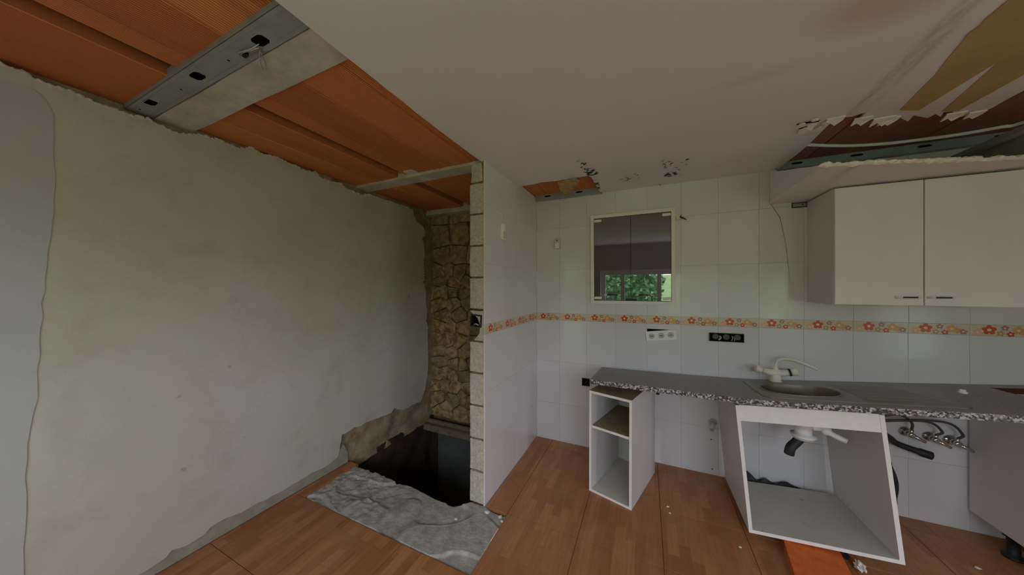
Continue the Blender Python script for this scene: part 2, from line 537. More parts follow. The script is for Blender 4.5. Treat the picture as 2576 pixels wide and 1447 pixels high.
    def build(self, name, parent=None, loc=None, rot=None, label=None, cat=None, group=None, kind=None, fixn=True, merge=False):
        me = bpy.data.meshes.new(name)
        me.from_pydata(self.v, [], self.f)
        for m in self.mats:
            me.materials.append(m)
        for i, p in enumerate(me.polygons):
            p.material_index = self.mi[i]
            p.use_smooth = i in self.smooth
        if fixn or merge:
            bm = bmesh.new()
            bm.from_mesh(me)
            bmesh.ops.remove_doubles(bm, verts=bm.verts[:], dist=1e-6)
            bmesh.ops.recalc_face_normals(bm, faces=bm.faces[:])
            bm.to_mesh(me)
            bm.free()
        me.update()
        o = bpy.data.objects.new(name, me)
        COL.objects.link(o)
        if parent:
            o.parent = parent
        if loc is not None:
            o.location = loc
        if rot is not None:
            o.rotation_euler = rot
        tag(o, label, cat, group, kind)
        return o


def inside(p, poly):
    x, y = p[0], p[1]
    r = False
    j = len(poly) - 1
    for i in range(len(poly)):
        xi, yi = poly[i][0], poly[i][1]
        xj, yj = poly[j][0], poly[j][1]
        if (yi > y) != (yj > y) and x < (xj - xi) * (y - yi) / (yj - yi) + xi:
            r = not r
        j = i
    return r


def tag(o, label=None, cat=None, group=None, kind=None):
    for k, v in (('label', label), ('category', cat), ('group', group), ('kind', kind)):
        if v:
            o[k] = v
    return o


def empty(name, loc=(0, 0, 0), rot=(0, 0, 0), label=None, cat=None, group=None, kind=None):
    o = bpy.data.objects.new(name, None)
    o.empty_display_size = 0.05
    o.location, o.rotation_euler = loc, rot
    COL.objects.link(o)
    return tag(o, label, cat, group, kind)


def dup(o, parent=None, loc=None, rot=None, label=None):
    c = o.copy()
    COL.objects.link(c)
    if parent is not None:
        c.parent = parent
    if loc is not None:
        c.location = loc
    if rot is not None:
        c.rotation_euler = rot
    if label:
        c['label'] = label
    for ch in list(o.children):
        dup(ch, c)
    return c


def ragged(pts, step, amp, rng):
    """subdivide an open polyline and jitter the new points"""
    out = []
    for a, b in zip(pts[:-1], pts[1:]):
        a, b = Vector(a[:2]), Vector(b[:2])
        n = max(1, int((b - a).length / step))
        nr = Vector((-(b - a).y, (b - a).x)).normalized() if (b - a).length > 0 else Vector((0, 0))
        for i in range(n):
            p = a + (b - a) * (i / n)
            if i:
                p = p + nr * rng.uniform(-amp, amp)
            out.append(p)
    out.append(Vector(pts[-1][:2]))
    return out


def arc(c, r, a0, a1, n, fn):
    return [fn(c[0] + r * math.cos(a0 + (a1 - a0) * i / n), c[1] + r * math.sin(a0 + (a1 - a0) * i / n)) for i in range(n + 1)]


def smooth_path(pts, n=6):
    pts = [Vector(p) for p in pts]
    P = [pts[0]] + pts + [pts[-1]]
    out = []
    for i in range(1, len(P) - 2):
        for k in range(n):
            t = k / n
            a, b, c, d = P[i - 1], P[i], P[i + 1], P[i + 2]
            out.append(0.5 * ((2 * b) + (c - a) * t + (2 * a - 5 * b + 4 * c - d) * t * t + (3 * b - a - 3 * c + d) * t ** 3))
    out.append(pts[-1])
    return out


# =================================================================== SETTING
# ---- front wall with the window, right wall with an added glazed door for light (both behind or beside the viewer)
fw = MB(M['front_wall']).plate([(-2.6, -0.05), (XR + 0.2, -0.05), (XR + 0.2, 2.45), (-2.6, 2.45)], [[(WIN[0], WIN[2]), (WIN[1], WIN[2]), (WIN[1], WIN[3]), (WIN[0], WIN[3])], [(ADDED_DR2[0], -0.02), (ADDED_DR2[1], -0.02), (ADDED_DR2[1], ADDED_DR2[3]), (ADDED_DR2[0], ADDED_DR2[3])]], lambda a, b, t: (a, t, b), YF, YF - 0.24).build('wall_front', kind='structure')
rw = MB(M['front_wall']).plate([(YF, -0.05), (2.95, -0.05), (2.95, 2.45), (YF, 2.45)], [[(ADDED_DOOR[0], -0.02), (ADDED_DOOR[1], -0.02), (ADDED_DOOR[1], ADDED_DOOR[3]), (ADDED_DOOR[0], ADDED_DOOR[3])]], lambda a, b, t: (t, a, b), XR, XR + 0.2).build('wall_right', kind='structure')
win = empty('window_1', ((WIN[0] + WIN[1]) / 2, YF - 0.12, WIN[2]), kind='structure')
ww, wh = WIN[1] - WIN[0], WIN[3] - WIN[2]
MB(M['pvc']).plate([(-ww / 2, 0), (ww / 2, 0), (ww / 2, wh), (-ww / 2, wh)], [[(-ww / 2 + 0.05, 0.05), (ww / 2 - 0.05, 0.05), (ww / 2 - 0.05, wh - 0.05), (-ww / 2 + 0.05, wh - 0.05)]], lambda a, b, t: (a, t, b), -0.03, 0.03).build('window_frame', win)
nsash = 6
wxc = (WIN[0] + WIN[1]) / 2
sb_x = [WIN[0] + 0.05, -0.43, 0.23, 0.65, 1.31, 1.73, WIN[1] - 0.05]
for i in range(nsash):
    x0, x1 = sb_x[i] - wxc, sb_x[i + 1] - wxc
    s = MB(M['pvc']).plate([(x0, 0.05), (x1, 0.05), (x1, wh - 0.05), (x0, wh - 0.05)], [[(x0 + 0.035, 0.085), (x1 - 0.035, 0.085), (x1 - 0.035, wh - 0.085), (x0 + 0.035, wh - 0.085)]], lambda a, b, t: (a, t, b), -0.02, 0.02).build('sash', win)
    MB(M['clear_pane']).box(x0 + 0.03, x1 - 0.03, -0.003, 0.003, 0.08, wh - 0.08).build('pane', s)
dr = empty('added_door_1', (XR + 0.1, (ADDED_DOOR[0] + ADDED_DOOR[1]) / 2, 0), kind='structure')  # unseen door, added to even out the room light
dw = ADDED_DOOR[1] - ADDED_DOOR[0]
for (a, b) in ((-dw / 2, 0.0), (0.0, dw / 2)):
    s = MB(M['pvc']).plate([(a, 0.0), (b, 0.0), (b, 2.06), (a, 2.06)], [[(a + 0.07, 0.12), (b - 0.07, 0.12), (b - 0.07, 1.98), (a + 0.07, 1.98)]], lambda p, q, t: (t, p, q), -0.025, 0.025).build('added_door_leaf', dr)
    MB(M['clear_pane']).box(-0.003, 0.003, a + 0.065, b - 0.065, 0.115, 1.985).build('pane', s)

dr2 = empty('added_door_2', ((ADDED_DR2[0] + ADDED_DR2[1]) / 2, YF - 0.12, 0), kind='structure')  # unseen door, added to brighten the cabinet sides
dw = (ADDED_DR2[1] - ADDED_DR2[0]) / 2
s = MB(M['pvc']).plate([(-dw, 0.0), (dw, 0.0), (dw, 2.04), (-dw, 2.04)], [[(-dw + 0.08, 0.12), (dw - 0.08, 0.12), (dw - 0.08, 1.96), (-dw + 0.08, 1.96)]], lambda p, q, t: (p, t, q), -0.025, 0.025).build('added_door_leaf', dr2)
MB(M['clear_pane']).box(-dw + 0.075, dw - 0.075, -0.003, 0.003, 0.115, 1.965).build('pane', s)
# ---- floor: wood-look tiles, 45 cm, over a slab; the alcove between the left wall and the partition is an open pit
floor = MB(M['floor_grout']).box(XL - 0.1, XR + 0.2, YF - 0.24, 1.275, -0.22, -0.006).box(-0.815, XR + 0.2, 1.275, 1.725, -0.22, -0.006).box(XP - 0.10, XR + 0.2, 1.725, 2.86, -0.22, -0.006).box(XL - 0.1, -2.165, 1.275, 1.70, -0.22, -0.006).build('floor', kind='structure')
xs = [-2.268, -2.165] + [-2.165 + 0.45 * i for i in range(1, 12)] + [XR]
xs = [x for x in xs if x <= XR]
ys = [YF, -0.525, -0.075, 0.375, 0.825, 1.275, 1.725, 2.175, 2.625, YB]
shared = {}
for i in range(len(xs) - 1):
    for j in range(len(ys) - 1):
        x0, x1, y0, y1 = xs[i], xs[i + 1], ys[j], ys[j + 1]
        if x1 - x0 < 0.02:
            continue
        if x1 <= XP + 0.05 and y0 > 1.7:
            continue
        if y0 > 1.2 and y1 < 1.8 and x1 < -0.8:
            if x1 > -2.1:
                continue
            y1 = 1.70
        if x0 < XP and y0 > 1.7:
            x0 = XP
        w, h = round(x1 - x0 - 0.003, 4), round(y1 - y0 - 0.003, 4)
        if (w, h) not in shared:
            o = MB(M['floor']).box(-w / 2, w / 2, -h / 2, h / 2, -0.012, 0.0, bev=0.0012).build('tile', floor)
            shared[(w, h)] = o
        else:
            o = dup(shared[(w, h)], floor)
        o.location = ((x0 + x1) / 2, (y0 + y1) / 2, R.uniform(-0.0006, 0.0006))

# rough screed strip where tiles were hacked off, ragged towards the pit
edge_px = [(889, 1166), (914, 1180), (937, 1187), (962, 1194), (989, 1206), (999, 1216), (1009.5, 1214), (1040, 1221), (1071, 1237), (1095, 1250.5), (1116, 1259), (1143, 1271), (1171, 1266), (1181, 1264)]
ep = [at_z(u, v, -0.01) for u, v in edge_px]
ep = [(-2.165, 1.70)] + [(p.x, p.y) for p in ep if p.x > -2.16] + [(-1.09, 1.735), (-1.0, 1.74), (-0.9, 1.725), (-0.815, 1.725)]


def edge_y(x):
    for (a, b), (c, d) in zip(ep[:-1], ep[1:]):
        if a <= x <= c:
            return b + (d - b) * (x - a) / max(c - a, 1e-6)
    return ep[-1][1]


def lump(x, y):
    rough = max(0.0, min(1.0, (-1.62 - x) * 3.0 + 0.5 + 0.6 * noise.noise(Vector((x * 4, y * 4, 0)))))
    n = noise.fractal(Vector((x * 9, y * 9, 3.1)), 0.8, 2.1, 5)
    stepn = noise.noise(Vector((x * 3.1 + 2, y * 4.5, 1.7)))          # broken bed edges between smooth trowelled areas
    step = max(0.0, min(1.0, (stepn + 0.03) * 14))
    lip = max(0.0, 1 - abs(stepn + 0.0) * 16)
    return -0.013 + 0.011 * step + 0.006 * lip + 0.010 * rough * n + 0.006 * rough * noise.noise(Vector((x * 30, y * 30, 9))) + 0.0012 * n


NX, NY = 220, 80
vs, fs = [], []
for j in range(NY + 1):
    for i in range(NX + 1):
        x = -2.163 + 1.346 * i / NX
        ye = edge_y(x) + 0.008 * noise.noise(Vector((x * 30, 0, 0)))
        y = 1.279 + (ye - 1.279) * j / NY
        z = lump(x, y)
        if j == 0:
            z = -0.014
        if j > NY - 3:
            z -= 0.012 * (j - NY + 3)
        vs.append((x, y, min(z, 0.012)))
for j in range(NY):
    for i in range(NX):
        a = j * (NX + 1) + i
        fs.append((a, a + 1, a + NX + 2, a + NX + 1))
o = len(vs)
for k, zz in enumerate((-0.07, -0.15, -0.24)):
    for i in range(NX + 1):
        p = vs[NY * (NX + 1) + i]
        vs.append((p[0], p[1] + 0.004 * k + 0.02 * noise.noise(Vector((p[0] * 12, zz * 12, 4))), zz))
for k in range(3):
    for i in range(NX):
        a = (NY * (NX + 1) + i) if k == 0 else o + (k - 1) * (NX + 1) + i
        b = o + k * (NX + 1) + i
        fs.append((a, a + 1, b + 1, b))
sc = MB(M['screed'])
sc.add(vs, fs, 0, True)
sc.build('screed_strip', floor, label='rough grey cement strip without tiles beside the pit', fixn=False)
MB(M['slab']).box(-2.165, -1.1, 1.275, 1.60, -0.22, -0.06).build('slab_edge', floor)

# ---- the pit below floor level
pit = empty('pit_walls', (-1.7, 2.2, -2.4), kind='structure')


def bumpy_wall(mat, fn, na, nb, amp, freq, seed):
    vs, fs = [], []
    for j in range(nb + 1):
        for i in range(na + 1):
            a, b = i / na, j / nb
            p, n = fn(a, b)
            p, n = Vector(p), Vector(n)
            d = noise.fractal(p * freq + Vector((seed, 0, 0)), 0.8, 2.1, 5)
            cell = noise.cell(p * freq * 1.3)
            vs.append(p + n * (amp * d + amp * 0.3 * cell))
    for j in range(nb):
        for i in range(na):
            q = j * (na + 1) + i
            fs.append((q, q + 1, q + na + 2, q + na + 1))
    m = MB(mat)
    m.add(vs, fs, 0, True)
    return m


Z0 = -2.4
PB = 2.4
bumpy_wall(M['pit_shade_brown'], lambda a, b: ((-2.318, 1.55 + 1.3 * a, -2.4 + 2.36 * b), (1, 0, 0)), 30, 50, 0.03, 4.0, 3).build('pit_wall_left', pit, loc=(1.7, -2.2, PB), fixn=False)
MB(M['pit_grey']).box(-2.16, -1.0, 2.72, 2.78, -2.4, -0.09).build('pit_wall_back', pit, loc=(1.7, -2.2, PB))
MB(M['pit_shade_brown']).box(-2.5, -0.9, 2.79, 2.95, -2.5, -0.1).build('pit_wall_back', pit, loc=(1.7, -2.2, PB))
MB(M['pit_shade_brown']).box(-1.08, -1.0, 1.6, 2.8, -2.4, -0.2).build('pit_wall_right', pit, loc=(1.7, -2.2, PB))
MB(M['pit_shade_brown']).box(-2.33, -1.0, 1.55, 1.60, -2.4, -0.22).build('pit_wall_front', pit, loc=(1.7, -2.2, PB))
MB(M['pit_shade_brown']).box(-2.4, -1.0, 1.5, 2.9, -2.45, -2.4).build('pit_bottom', pit, loc=(1.7, -2.2, PB))
MB(M['ledge']).box(-2.30, -1.08, 2.70, 2.735, -0.10, -0.055, bev=0.006).build('ledge_batten', pit, loc=(1.7, -2.2, PB))
MB(M['ledge']).box(-2.30, -1.08, 2.635, 2.68, -0.15, -0.085, bev=0.006).build('ledge_batten', pit, loc=(1.7, -2.2, PB))

# ---- left wall: rough core, plaster skin with a torn edge, mortar band at the foot
core = bumpy_wall(M['rubble_pale'], lambda a, b: ((-2.312, YF + (2.86 - YF) * a, -0.1 + 2.52 * b), (1, 0, 0)), 130, 90, 0.022, 5.0, 1)
core.box(-2.6, -2.36, YF - 0.2, 2.95, -2.45, 2.45)
wl = core.build('wall_left', kind='structure', fixn=False)
MB(M['mortar_band']).plate([(YF, -0.004), (1.69, -0.004), (1.69, 0.07), (1.655, 0.16), (1.6, 0.12), (YF, 0.11)], [], lambda a, b, t: (t, a, b), -2.31, -2.279).build('mortar_band', wl)
top_px = [(0, 160), (60, 182), (100, 205), (150, 222), (200, 240), (250, 262), (290, 275), (330, 290), (375, 300), (410, 318), (445, 335), (480, 338), (520, 344), (560, 355), (600, 374), (635, 372), (660, 388), (700, 395), (728, 411), (752, 422), (759, 429), (794, 434), (811, 451), (835, 458), (860, 463), (874, 477), (890, 483), (910, 491), (938, 492), (954, 499), (979, 507), (1007, 516), (1023, 521), (1039, 529), (1040, 540), (1048, 560), (1065, 571), (1069, 582), (1068, 593), (1062, 599), (1066, 618), (1068, 635), (1065, 659), (1067, 687), (1067, 703), (1060, 707), (1066, 716), (1071, 734), (1071, 759), (1074, 786), (1072, 808), (1076, 823), (1075, 859), (1077, 895), (1077, 919), (1075, 943), (1070, 975), (1065, 992), (1058, 1011), (1043, 1016), (1027, 1026), (1014, 1032), (1000, 1030), (992, 1027), (984, 1039), (948, 1053), (920, 1063), (905, 1074), (893, 1075), (869, 1091), (860, 1094), (858, 1112), (851, 1148), (849, 1151), (818, 1175), (780, 1192), (748, 1213), (705, 1238), (664, 1260), (639, 1271), (608, 1290), (570, 1303), (528, 1328), (514, 1346), (468, 1374), (433, 1384), (419, 1402), (384, 1426), (349, 1447)]
tp = [at_x(u, v, XL) for u, v in top_px]
tp = [(p.y, min(p.z, 2.345)) for p in tp]
head = ragged([(YF, 2.325), (-0.3, 2.32), tp[0]], 0.05, 0.006, R)[:-1]
mid = ragged(tp, 0.02, 0.003, R)
low = ragged([tp[-1], (0.2, 0.05), (YF, 0.045)], 0.05, 0.006, R)[1:]
outl = head + mid + low
MB(M['plaster'], M['plaster_edge']).plate(outl, [], lambda a, b, t: (t + 0.0015 * noise.noise(Vector((a * 2.5, b * 2.5, 0))), a, b), XL, XL - 0.035, 0, 1, grid=0.12).build('plaster_skin', wl, label='cream grey plaster skin with a torn upper edge')
# crumbly lighter rim of the plaster along its torn edge
rim = MB(M['plaster_edge'])
for p in mid:
    if p.y < 0.3:
        continue
    sr = R.uniform(0.005, 0.013)
    bm = bmesh.new()
    bmesh.ops.create_icosphere(bm, subdivisions=1, radius=1)
    for q in bm.verts:
        q.co = Vector((XL - 0.006 + q.co.x * 0.009, p.x + q.co.y * sr * 1.5, p.y + q.co.z * sr)) + Vector((0, R.uniform(-1, 1), R.uniform(-1, 1))) * 0.004
    rim.from_bm(bm)
rim.build('torn_rim', wl, label='crumbly pale rim along the torn plaster edge', kind='stuff')
# fresher skim coat near the viewer, slightly proud
sk = [at_x(u, v, XL) for u, v in ((120, 262), (135, 290), (132, 380), (138, 440), (130, 560), (112, 700), (98, 860), (95, 1000), (75, 1080), (62, 1200), (66, 1290), (58, 1380), (60, 1440))]
sk = [(p.y, p.z) for p in sk]
tp0 = [at_x(u, v, XL) for u, v in ((0, 200), (60, 215), (95, 232))]
sko = [(YF, 2.20)] + [(p.y, p.z) for p in tp0] + ragged(sk, 0.05, 0.004, R) + [(sk[-1][0], 0.3), (YF, 0.3)]
MB(M['plaster_fresh']).plate(sko, [], lambda a, b, t: (t, a, b), XL + 0.004, XL - 0.002, grid=0.2).build('skim_coat', wl, label='paler fresh skim coat patch')

# ---- stone wall at the back of the alcove
ws = MB(M['rubble']).box(-2.5, XP + 0.02, 2.835, 2.98, -0.4, 2.42).build('wall_stone', kind='structure')


def voronoi(seeds, bounds):
    cells = []
    for i, s in enumerate(seeds):
        poly = [Vector(p) for p in ((bounds[0], bounds[2]), (bounds[1], bounds[2]), (bounds[1], bounds[3]), (bounds[0], bounds[3]))]
        for j, q in enumerate(seeds):
            if i == j:
                continue
            m, n = (s + q) / 2, (q - s)
            out = []
            for k in range(len(poly)):
                a, b = poly[k], poly[(k + 1) % len(poly)]
                da, db = (a - m).dot(n), (b - m).dot(n)
                if da <= 0:
                    out.append(a)
                if (da < 0 < db) or (db < 0 < da):
                    out.append(a + (b - a) * (da / (da - db)))
            poly = out
            if len(poly) < 3:
                break
        cells.append(poly)
    return cells


rs = random.Random(5)
seeds = []
z = -0.02
while z < 2.3:
    big = 1.7 < z or rs.random() < 0.25
    h = rs.uniform(0.2, 0.27) if z > 1.65 else rs.uniform(0.09, 0.17)
    x = -2.32 + rs.uniform(0, 0.1)
    while x < -0.98:
        w = rs.uniform(0.19, 0.3) if z > 1.65 else rs.uniform(0.08, 0.24)
        seeds.append(Vector((x + w / 2, z + h / 2 + rs.uniform(-0.025, 0.025))))
        x += w
    z += h
for poly in voronoi(seeds, (-2.34, -0.96, -0.05, 2.34)):
    if len(poly) < 3:
        continue
    c = sum(poly, Vector((0, 0))) / len(poly)
    ring = []
    for k in range(len(poly)):
        a, b = poly[k], poly[(k + 1) % len(poly)]
        n = max(1, int((b - a).length / 0.035))
        for q in range(n):
            p = a + (b - a) * q / n
            ring.append(p + (c - p) * rs.uniform(0.0, 0.09))
    n = len(ring)
    dep = rs.uniform(-0.018, 0.022)
    tiltx, tiltz = rs.uniform(-0.12, 0.12), rs.uniform(-0.12, 0.12)
    vs = []
    for (f_, y_) in ((1.0, 0.04), (0.99, 0.006), (0.955, -0.006), (0.55, -0.010)):
        for p in ring:
            q = c + (p - c) * f_
            y = YS + y_ + (dep if y_ < 0.03 else 0) + (tiltx * (q.x - c.x) + tiltz * (q.y - c.y) if y_ < 0.03 else 0)
            if f_ < 0.98:
                y += 0.016 * noise.fractal(Vector((q.x * 15, q.y * 15, c.x * 9)), 0.8, 2.0, 4)
            vs.append((q.x - c.x, y - YS, q.y - c.y))
    vs.append((0, dep - 0.016 + 0.01 * rs.uniform(-1, 1), 0))
    fs = []
    for k in range(3):
        for i in range(n):
            fs.append((k * n + i, k * n + (i + 1) % n, (k + 1) * n + (i + 1) % n, (k + 1) * n + i))
    for i in range(n):
        fs.append((3 * n + i, 3 * n + (i + 1) % n, 4 * n))
    MB(M['stone']).add(vs, fs).build('stone', ws, loc=(c.x, YS, c.y))

# ---- partition: pale blocks with recessed joints, tile skin on the kitchen side
PX0, PX1, PY0, PY1 = -1.095, -0.992, 1.722, 2.79
wp = MB(M['block_joint']).box(PX0 + 0.012, PX1 - 0.004, PY0 + 0.014, PY1, -0.005, 1.10).box(PX0 + 0.05, PX1 - 0.004, PY0 + 0.2, PY1, 1.10, 1.31).box(PX0 + 0.012, PX1 - 0.004, PY0 + 0.014, PY1, 1.31, 2.3).build('wall_partition', kind='structure')
zc = [0.0, 0.22, 0.437, 0.662, 0.882, 1.095, 1.31, 1.528, 1.742, 1.956, 2.168, 2.305]


def rough_block(x0, x1, y0, y1, z0, z1, seed, cut=None):
    m = MB(M['block'])
    bm = bmesh.new()
    bmesh.ops.create_cube(bm, size=1)
    bmesh.ops.subdivide_edges(bm, edges=bm.edges[:], cuts=3, use_grid_fill=True)
    for q in bm.verts:
        p = Vector((x0 + (q.co.x + 0.5) * (x1 - x0), y0 + (q.co.y + 0.5) * (y1 - y0), z0 + (q.co.z + 0.5) * (z1 - z0)))
        d = 0.0035
        p.x += d * noise.noise(p * 40 + Vector((seed, 0, 0)))
        p.z += d * noise.noise(p * 40 + Vector((0, seed, 0)))
        if p.y < y0 + 0.02:
            p.y += 0.004 * noise.noise(p * 60)
        if cut:
            p = cut(p)
        q.co = p
    m.from_bm(bm)
    return m


for k in range(len(zc) - 1):
    z0, z1 = zc[k] + 0.007, zc[k + 1] - 0.007
    ysp = [PY0, PY0 + 0.5, PY1] if k % 2 == 0 else [PY0, PY0 + 0.27, PY0 + 0.77, PY1]
    for a in range(len(ysp) - 1):
        y0, y1 = ysp[a] + (0.004 if a else 0), ysp[a + 1] - 0.004
        cut = None
        if k == 5 and a == 0:      # broken course: bitten away on the alcove side
            y1 = ysp[a + 1]

            def cut(p):
                tz = (p.z - 1.10) / 0.21
                bite = 0.082 * max(0.0, 1 - abs((tz - 0.42) / 0.5) ** 3) + 0.012 * noise.noise(p * 30)
                if p.y < PY0 + 0.22:
                    p.x = max(p.x, PX0 + bite)
                return p
        if k == 10:
            def cut(p):
                tz = (p.z - 2.17) / 0.135
                p.x += (PX0 + 0.052 - p.x) * (0.12 + 0.15 * max(0, tz))
                return p
        rough_block(PX0, PX1, y0, y1, z0, z1, k * 3 + a, cut).build('brick', wp)

# tile builder shared by both tiled walls: columns 25 cm, rows 40 cm, one flowered border course
ROWS = [(-0.05, 0.351), (0.351, 0.751), (0.751, 1.1455), (1.212, 1.622), (1.622, 2.023), (2.023, 2.34)]
BORD = (1.1455, 1.212)


def flower(mb, cx, cy, r, mi_p, mi_c, depth, rot=0.0):
    vs, fs = [], []
    npet = 5
    N = 40
    for k in range(N):
        a = 2 * math.pi * k / N
        rr = r * (0.62 + 0.38 * abs(math.cos(npet * a / 2)) ** 0.8)
        vs.append((cx + rr * math.cos(a + rot), -depth, cy + rr * math.sin(a + rot)))
    mb.add(vs, [list(range(N))[::-1]], mi_p)
    mb.add([(cx + r * 0.3 * math.cos(2 * math.pi * k / 10), -depth - 0.0002, cy + r * 0.3 * math.sin(2 * math.pi * k / 10)) for k in range(10)], [list(range(10))[::-1]], mi_c)


def make_border():
    b = MB(M['border_base']).box(-0.1248, 0.1248, 0, 0.01, 0.001, 0.066, bev=0.001).build('border_tile')
    p = MB(M['petal_red'], M['petal_tan'], M['petal_mauve'], M['petal_olive'], M['petal_pink'], M['petal_cream'])
    d = 0.0004
    # hazy ground colour under the bunch, then seven blossoms
    flower(p, -0.095, 0.020, 0.021, 4, 5, d, 0.3)
    flower(p, -0.078, 0.028, 0.018, 4, 5, d + 0.0001, 0.9)
    flower(p, 0.055, 0.036, 0.025, 1, 5, d + 0.0001, 0.2)
    flower(p, 0.078, 0.026, 0.019, 1, 1, d + 0.0002, 0.6)
    flower(p, -0.052, 0.036, 0.029, 0, 5, d + 0.0003, 0.31)
    flower(p, 0.006, 0.049, 0.016, 2, 5, d + 0.0003, 0.31)
    flower(p, -0.010, 0.016, 0.016, 3, 5, d + 0.0003, 0.1)
    flower(p, 0.026, 0.014, 0.016, 0, 5, d + 0.0004, 0.5)
    flower(p, 0.100, 0.020, 0.017, 2, 5, d + 0.0003, 0.31)
    p.build('flower_print', b, fixn=False)
    return b


border_src = None


def tile_wall(wall, origin, direction, normal_rot, cols, tilt):
    global border_src
    meshes = {}
    for (c0, c1) in cols:
        cm = (c0 + c1) / 2
        for (r0, r1) in ROWS:
            w, h = round(c1 - c0 - 0.0011, 4), round(r1 - r0 - 0.0011, 4)
            dz = tilt * cm
            if (w, h) not in meshes:
                o = MB(M['tile']).box(-w / 2, w / 2, 0, 0.01, -h / 2, h / 2, bev=0.0009).build('tile', wall)
                meshes[(w, h)] = o
            else:
                o = dup(meshes[(w, h)], wall)
            p = Vector(origin) + Vector(direction) * cm
            o.location = (p.x, p.y, (r0 + r1) / 2 + dz)
            o.rotation_euler = (R.uniform(-0.006, 0.006), -tilt, normal_rot + R.uniform(-0.004, 0.004))
        if border_src is None:
            border_src = make_border()
            b = border_src
            b.parent = wall
        else:
            b = dup(border_src, wall)
        p = Vector(origin) + Vector(direction) * cm
        b.location = (p.x, p.y, BORD[0] + tilt * cm)
        b.rotation_euler = (0, -tilt, normal_rot)
        b.scale = ((c1 - c0) / 0.25, 1, 1)


wb = MB(M['grout']).box(XP - 0.02, XR + 0.2, YB + 0.004, YB + 0.2, -0.2, 2.42).build('wall_back', kind='structure')
c0 = -0.748 - XP
cols = [(0.0, c0)] + [(c0 + 0.2516 * k, c0 + 0.2516 * (k + 1)) for k in range(15)]
cols = [(a, min(b, XR - XP)) for a, b in cols if a < XR - XP - 0.02]
tile_wall(wb, (XP, YB, 0), (1, 0, 0), 0.0, cols, 0.0100)
# partition tiles face +X; their local -Y is turned to +X
L = YB - PY0
pc = [(0.0, L - 0.75), (L - 0.75, L - 0.5), (L - 0.5, L - 0.25), (L - 0.25, L)]
pt = MB(M['grout'], M['terracotta_edge']).box(PX1 - 0.003, XP - 0.002, PY0 + 0.012, YB, 0.0, 2.32).box(PX1 - 0.003, XP - 0.003, PY0 + 0.002, PY0 + 0.012, 0.0, 2.32, 1).build('tile_bed', wp)
tile_wall(wp, (XP - 0.0, PY0 + 0.0, 0), (0, 1, 0), math.pi / 2, pc, 0.0)
for o in list(wp.children):
    if o.name.startswith(('tile', 'border')) and o is not pt:
        o.location.x = XP

# ---- ceiling: slab, beams, ribbed clay infill bricks, plaster skin with two collapsed areas
MB(M['slab']).box(-2.6, XR + 0.2, YF - 0.24, 2.98, 2.405, 2.55).build('ceiling_slab', kind='structure')
inf = empty('ceiling_infill', (0, 0, 2.405), kind='structure')
SP = [(YF - 0.2, 0.55), (0.76, 1.79), (1.905, 2.835)]


def ribbed(w, ln, mat):
    c = 0.004
    prof = [(-w / 2, 0.05), (-w / 2, c), (-w / 2 + c, 0), (w / 2 - c, 0), (w / 2, c), (w / 2, 0.05)]
    vs = [(x, y, z) for y in (0, ln) for (x, z) in prof]
    n = len(prof)
    fs = [(i, (i + 1) % n, n + (i + 1) % n, n + i) for i in range(n)] + [list(range(n))[::-1], list(range(n, 2 * n))]
    return MB(mat).add(vs, fs)


colsL = [(-2.335, -2.062, 0.0), (-2.06, -1.815, -0.004), (-1.742, -1.612, 0.006), (-1.61, -1.362, 0.0), (-1.36, -1.112, 0.001), (-1.11, -0.862, 0.0)]
for (y0, y1) in SP:
    for (x0, x1, dz) in colsL:
        ribbed(x1 - x0 - 0.003, y1 - y0, M['brick']).build('brick', inf, loc=((x0 + x1) / 2, y0, 2.348 + dz + R.uniform(-0.0015, 0.0015) - 2.405))
for k in range(2):
    x0 = -0.86 + 0.25 * k
    ribbed(0.246, 0.95, M['brick']).build('brick', inf, loc=(x0 + 0.125, 1.885, 2.350 - 2.405))
for k in range(9):
    x0 = 0.76 + 0.25 * k
    ribbed(0.246, 0.95, M['brick_brown']).build('brick', inf, loc=(x0 + 0.125, 1.885, 2.350 - 2.405), label='dark brown ceiling brick' if k == 0 else None)


def beam(name, x0, x1, y0, y1, z0, z1, seed):
    bm = bmesh.new()
    bmesh.ops.create_cube(bm, size=1)
    long_e = [e for e in bm.edges if abs(e.verts[0].co.x - e.verts[1].co.x) > 0.5]
    bmesh.ops.subdivide_edges(bm, edges=long_e, cuts=24)
    for q in bm.verts:
        p = Vector((x0 + (q.co.x + 0.5) * (x1 - x0), y0 + (q.co.y + 0.5) * (y1 - y0), z0 + (q.co.z + 0.5) * (z1 - z0)))
        p.y += 0.006 * noise.noise(Vector((p.x * 9, p.y * 20, seed)))
        p.z += 0.003 * noise.noise(Vector((p.x * 11, p.y * 20, seed + 4)))
        q.co = p
    m = MB(M['concrete'])
    m.from_bm(bm)
    return m.build(name, kind='structure')


beam('ceiling_beam', -2.33, 3.05, 0.624, 0.768, 2.328, 2.40, 1)
b2 = beam('ceiling_beam', -2.33, 3.05, 1.785, 1.91, 2.328, 2.40, 2)
MB(M['concrete']).box(-1.70, -1.60, 1.72, 1.79, 2.345, 2.375, bev=0.005).build('mortar_lump', b2)
beam('ceiling_beam', -2.33, XP - 0.1, 2.715, 2.80, 2.296, 2.40, 3)

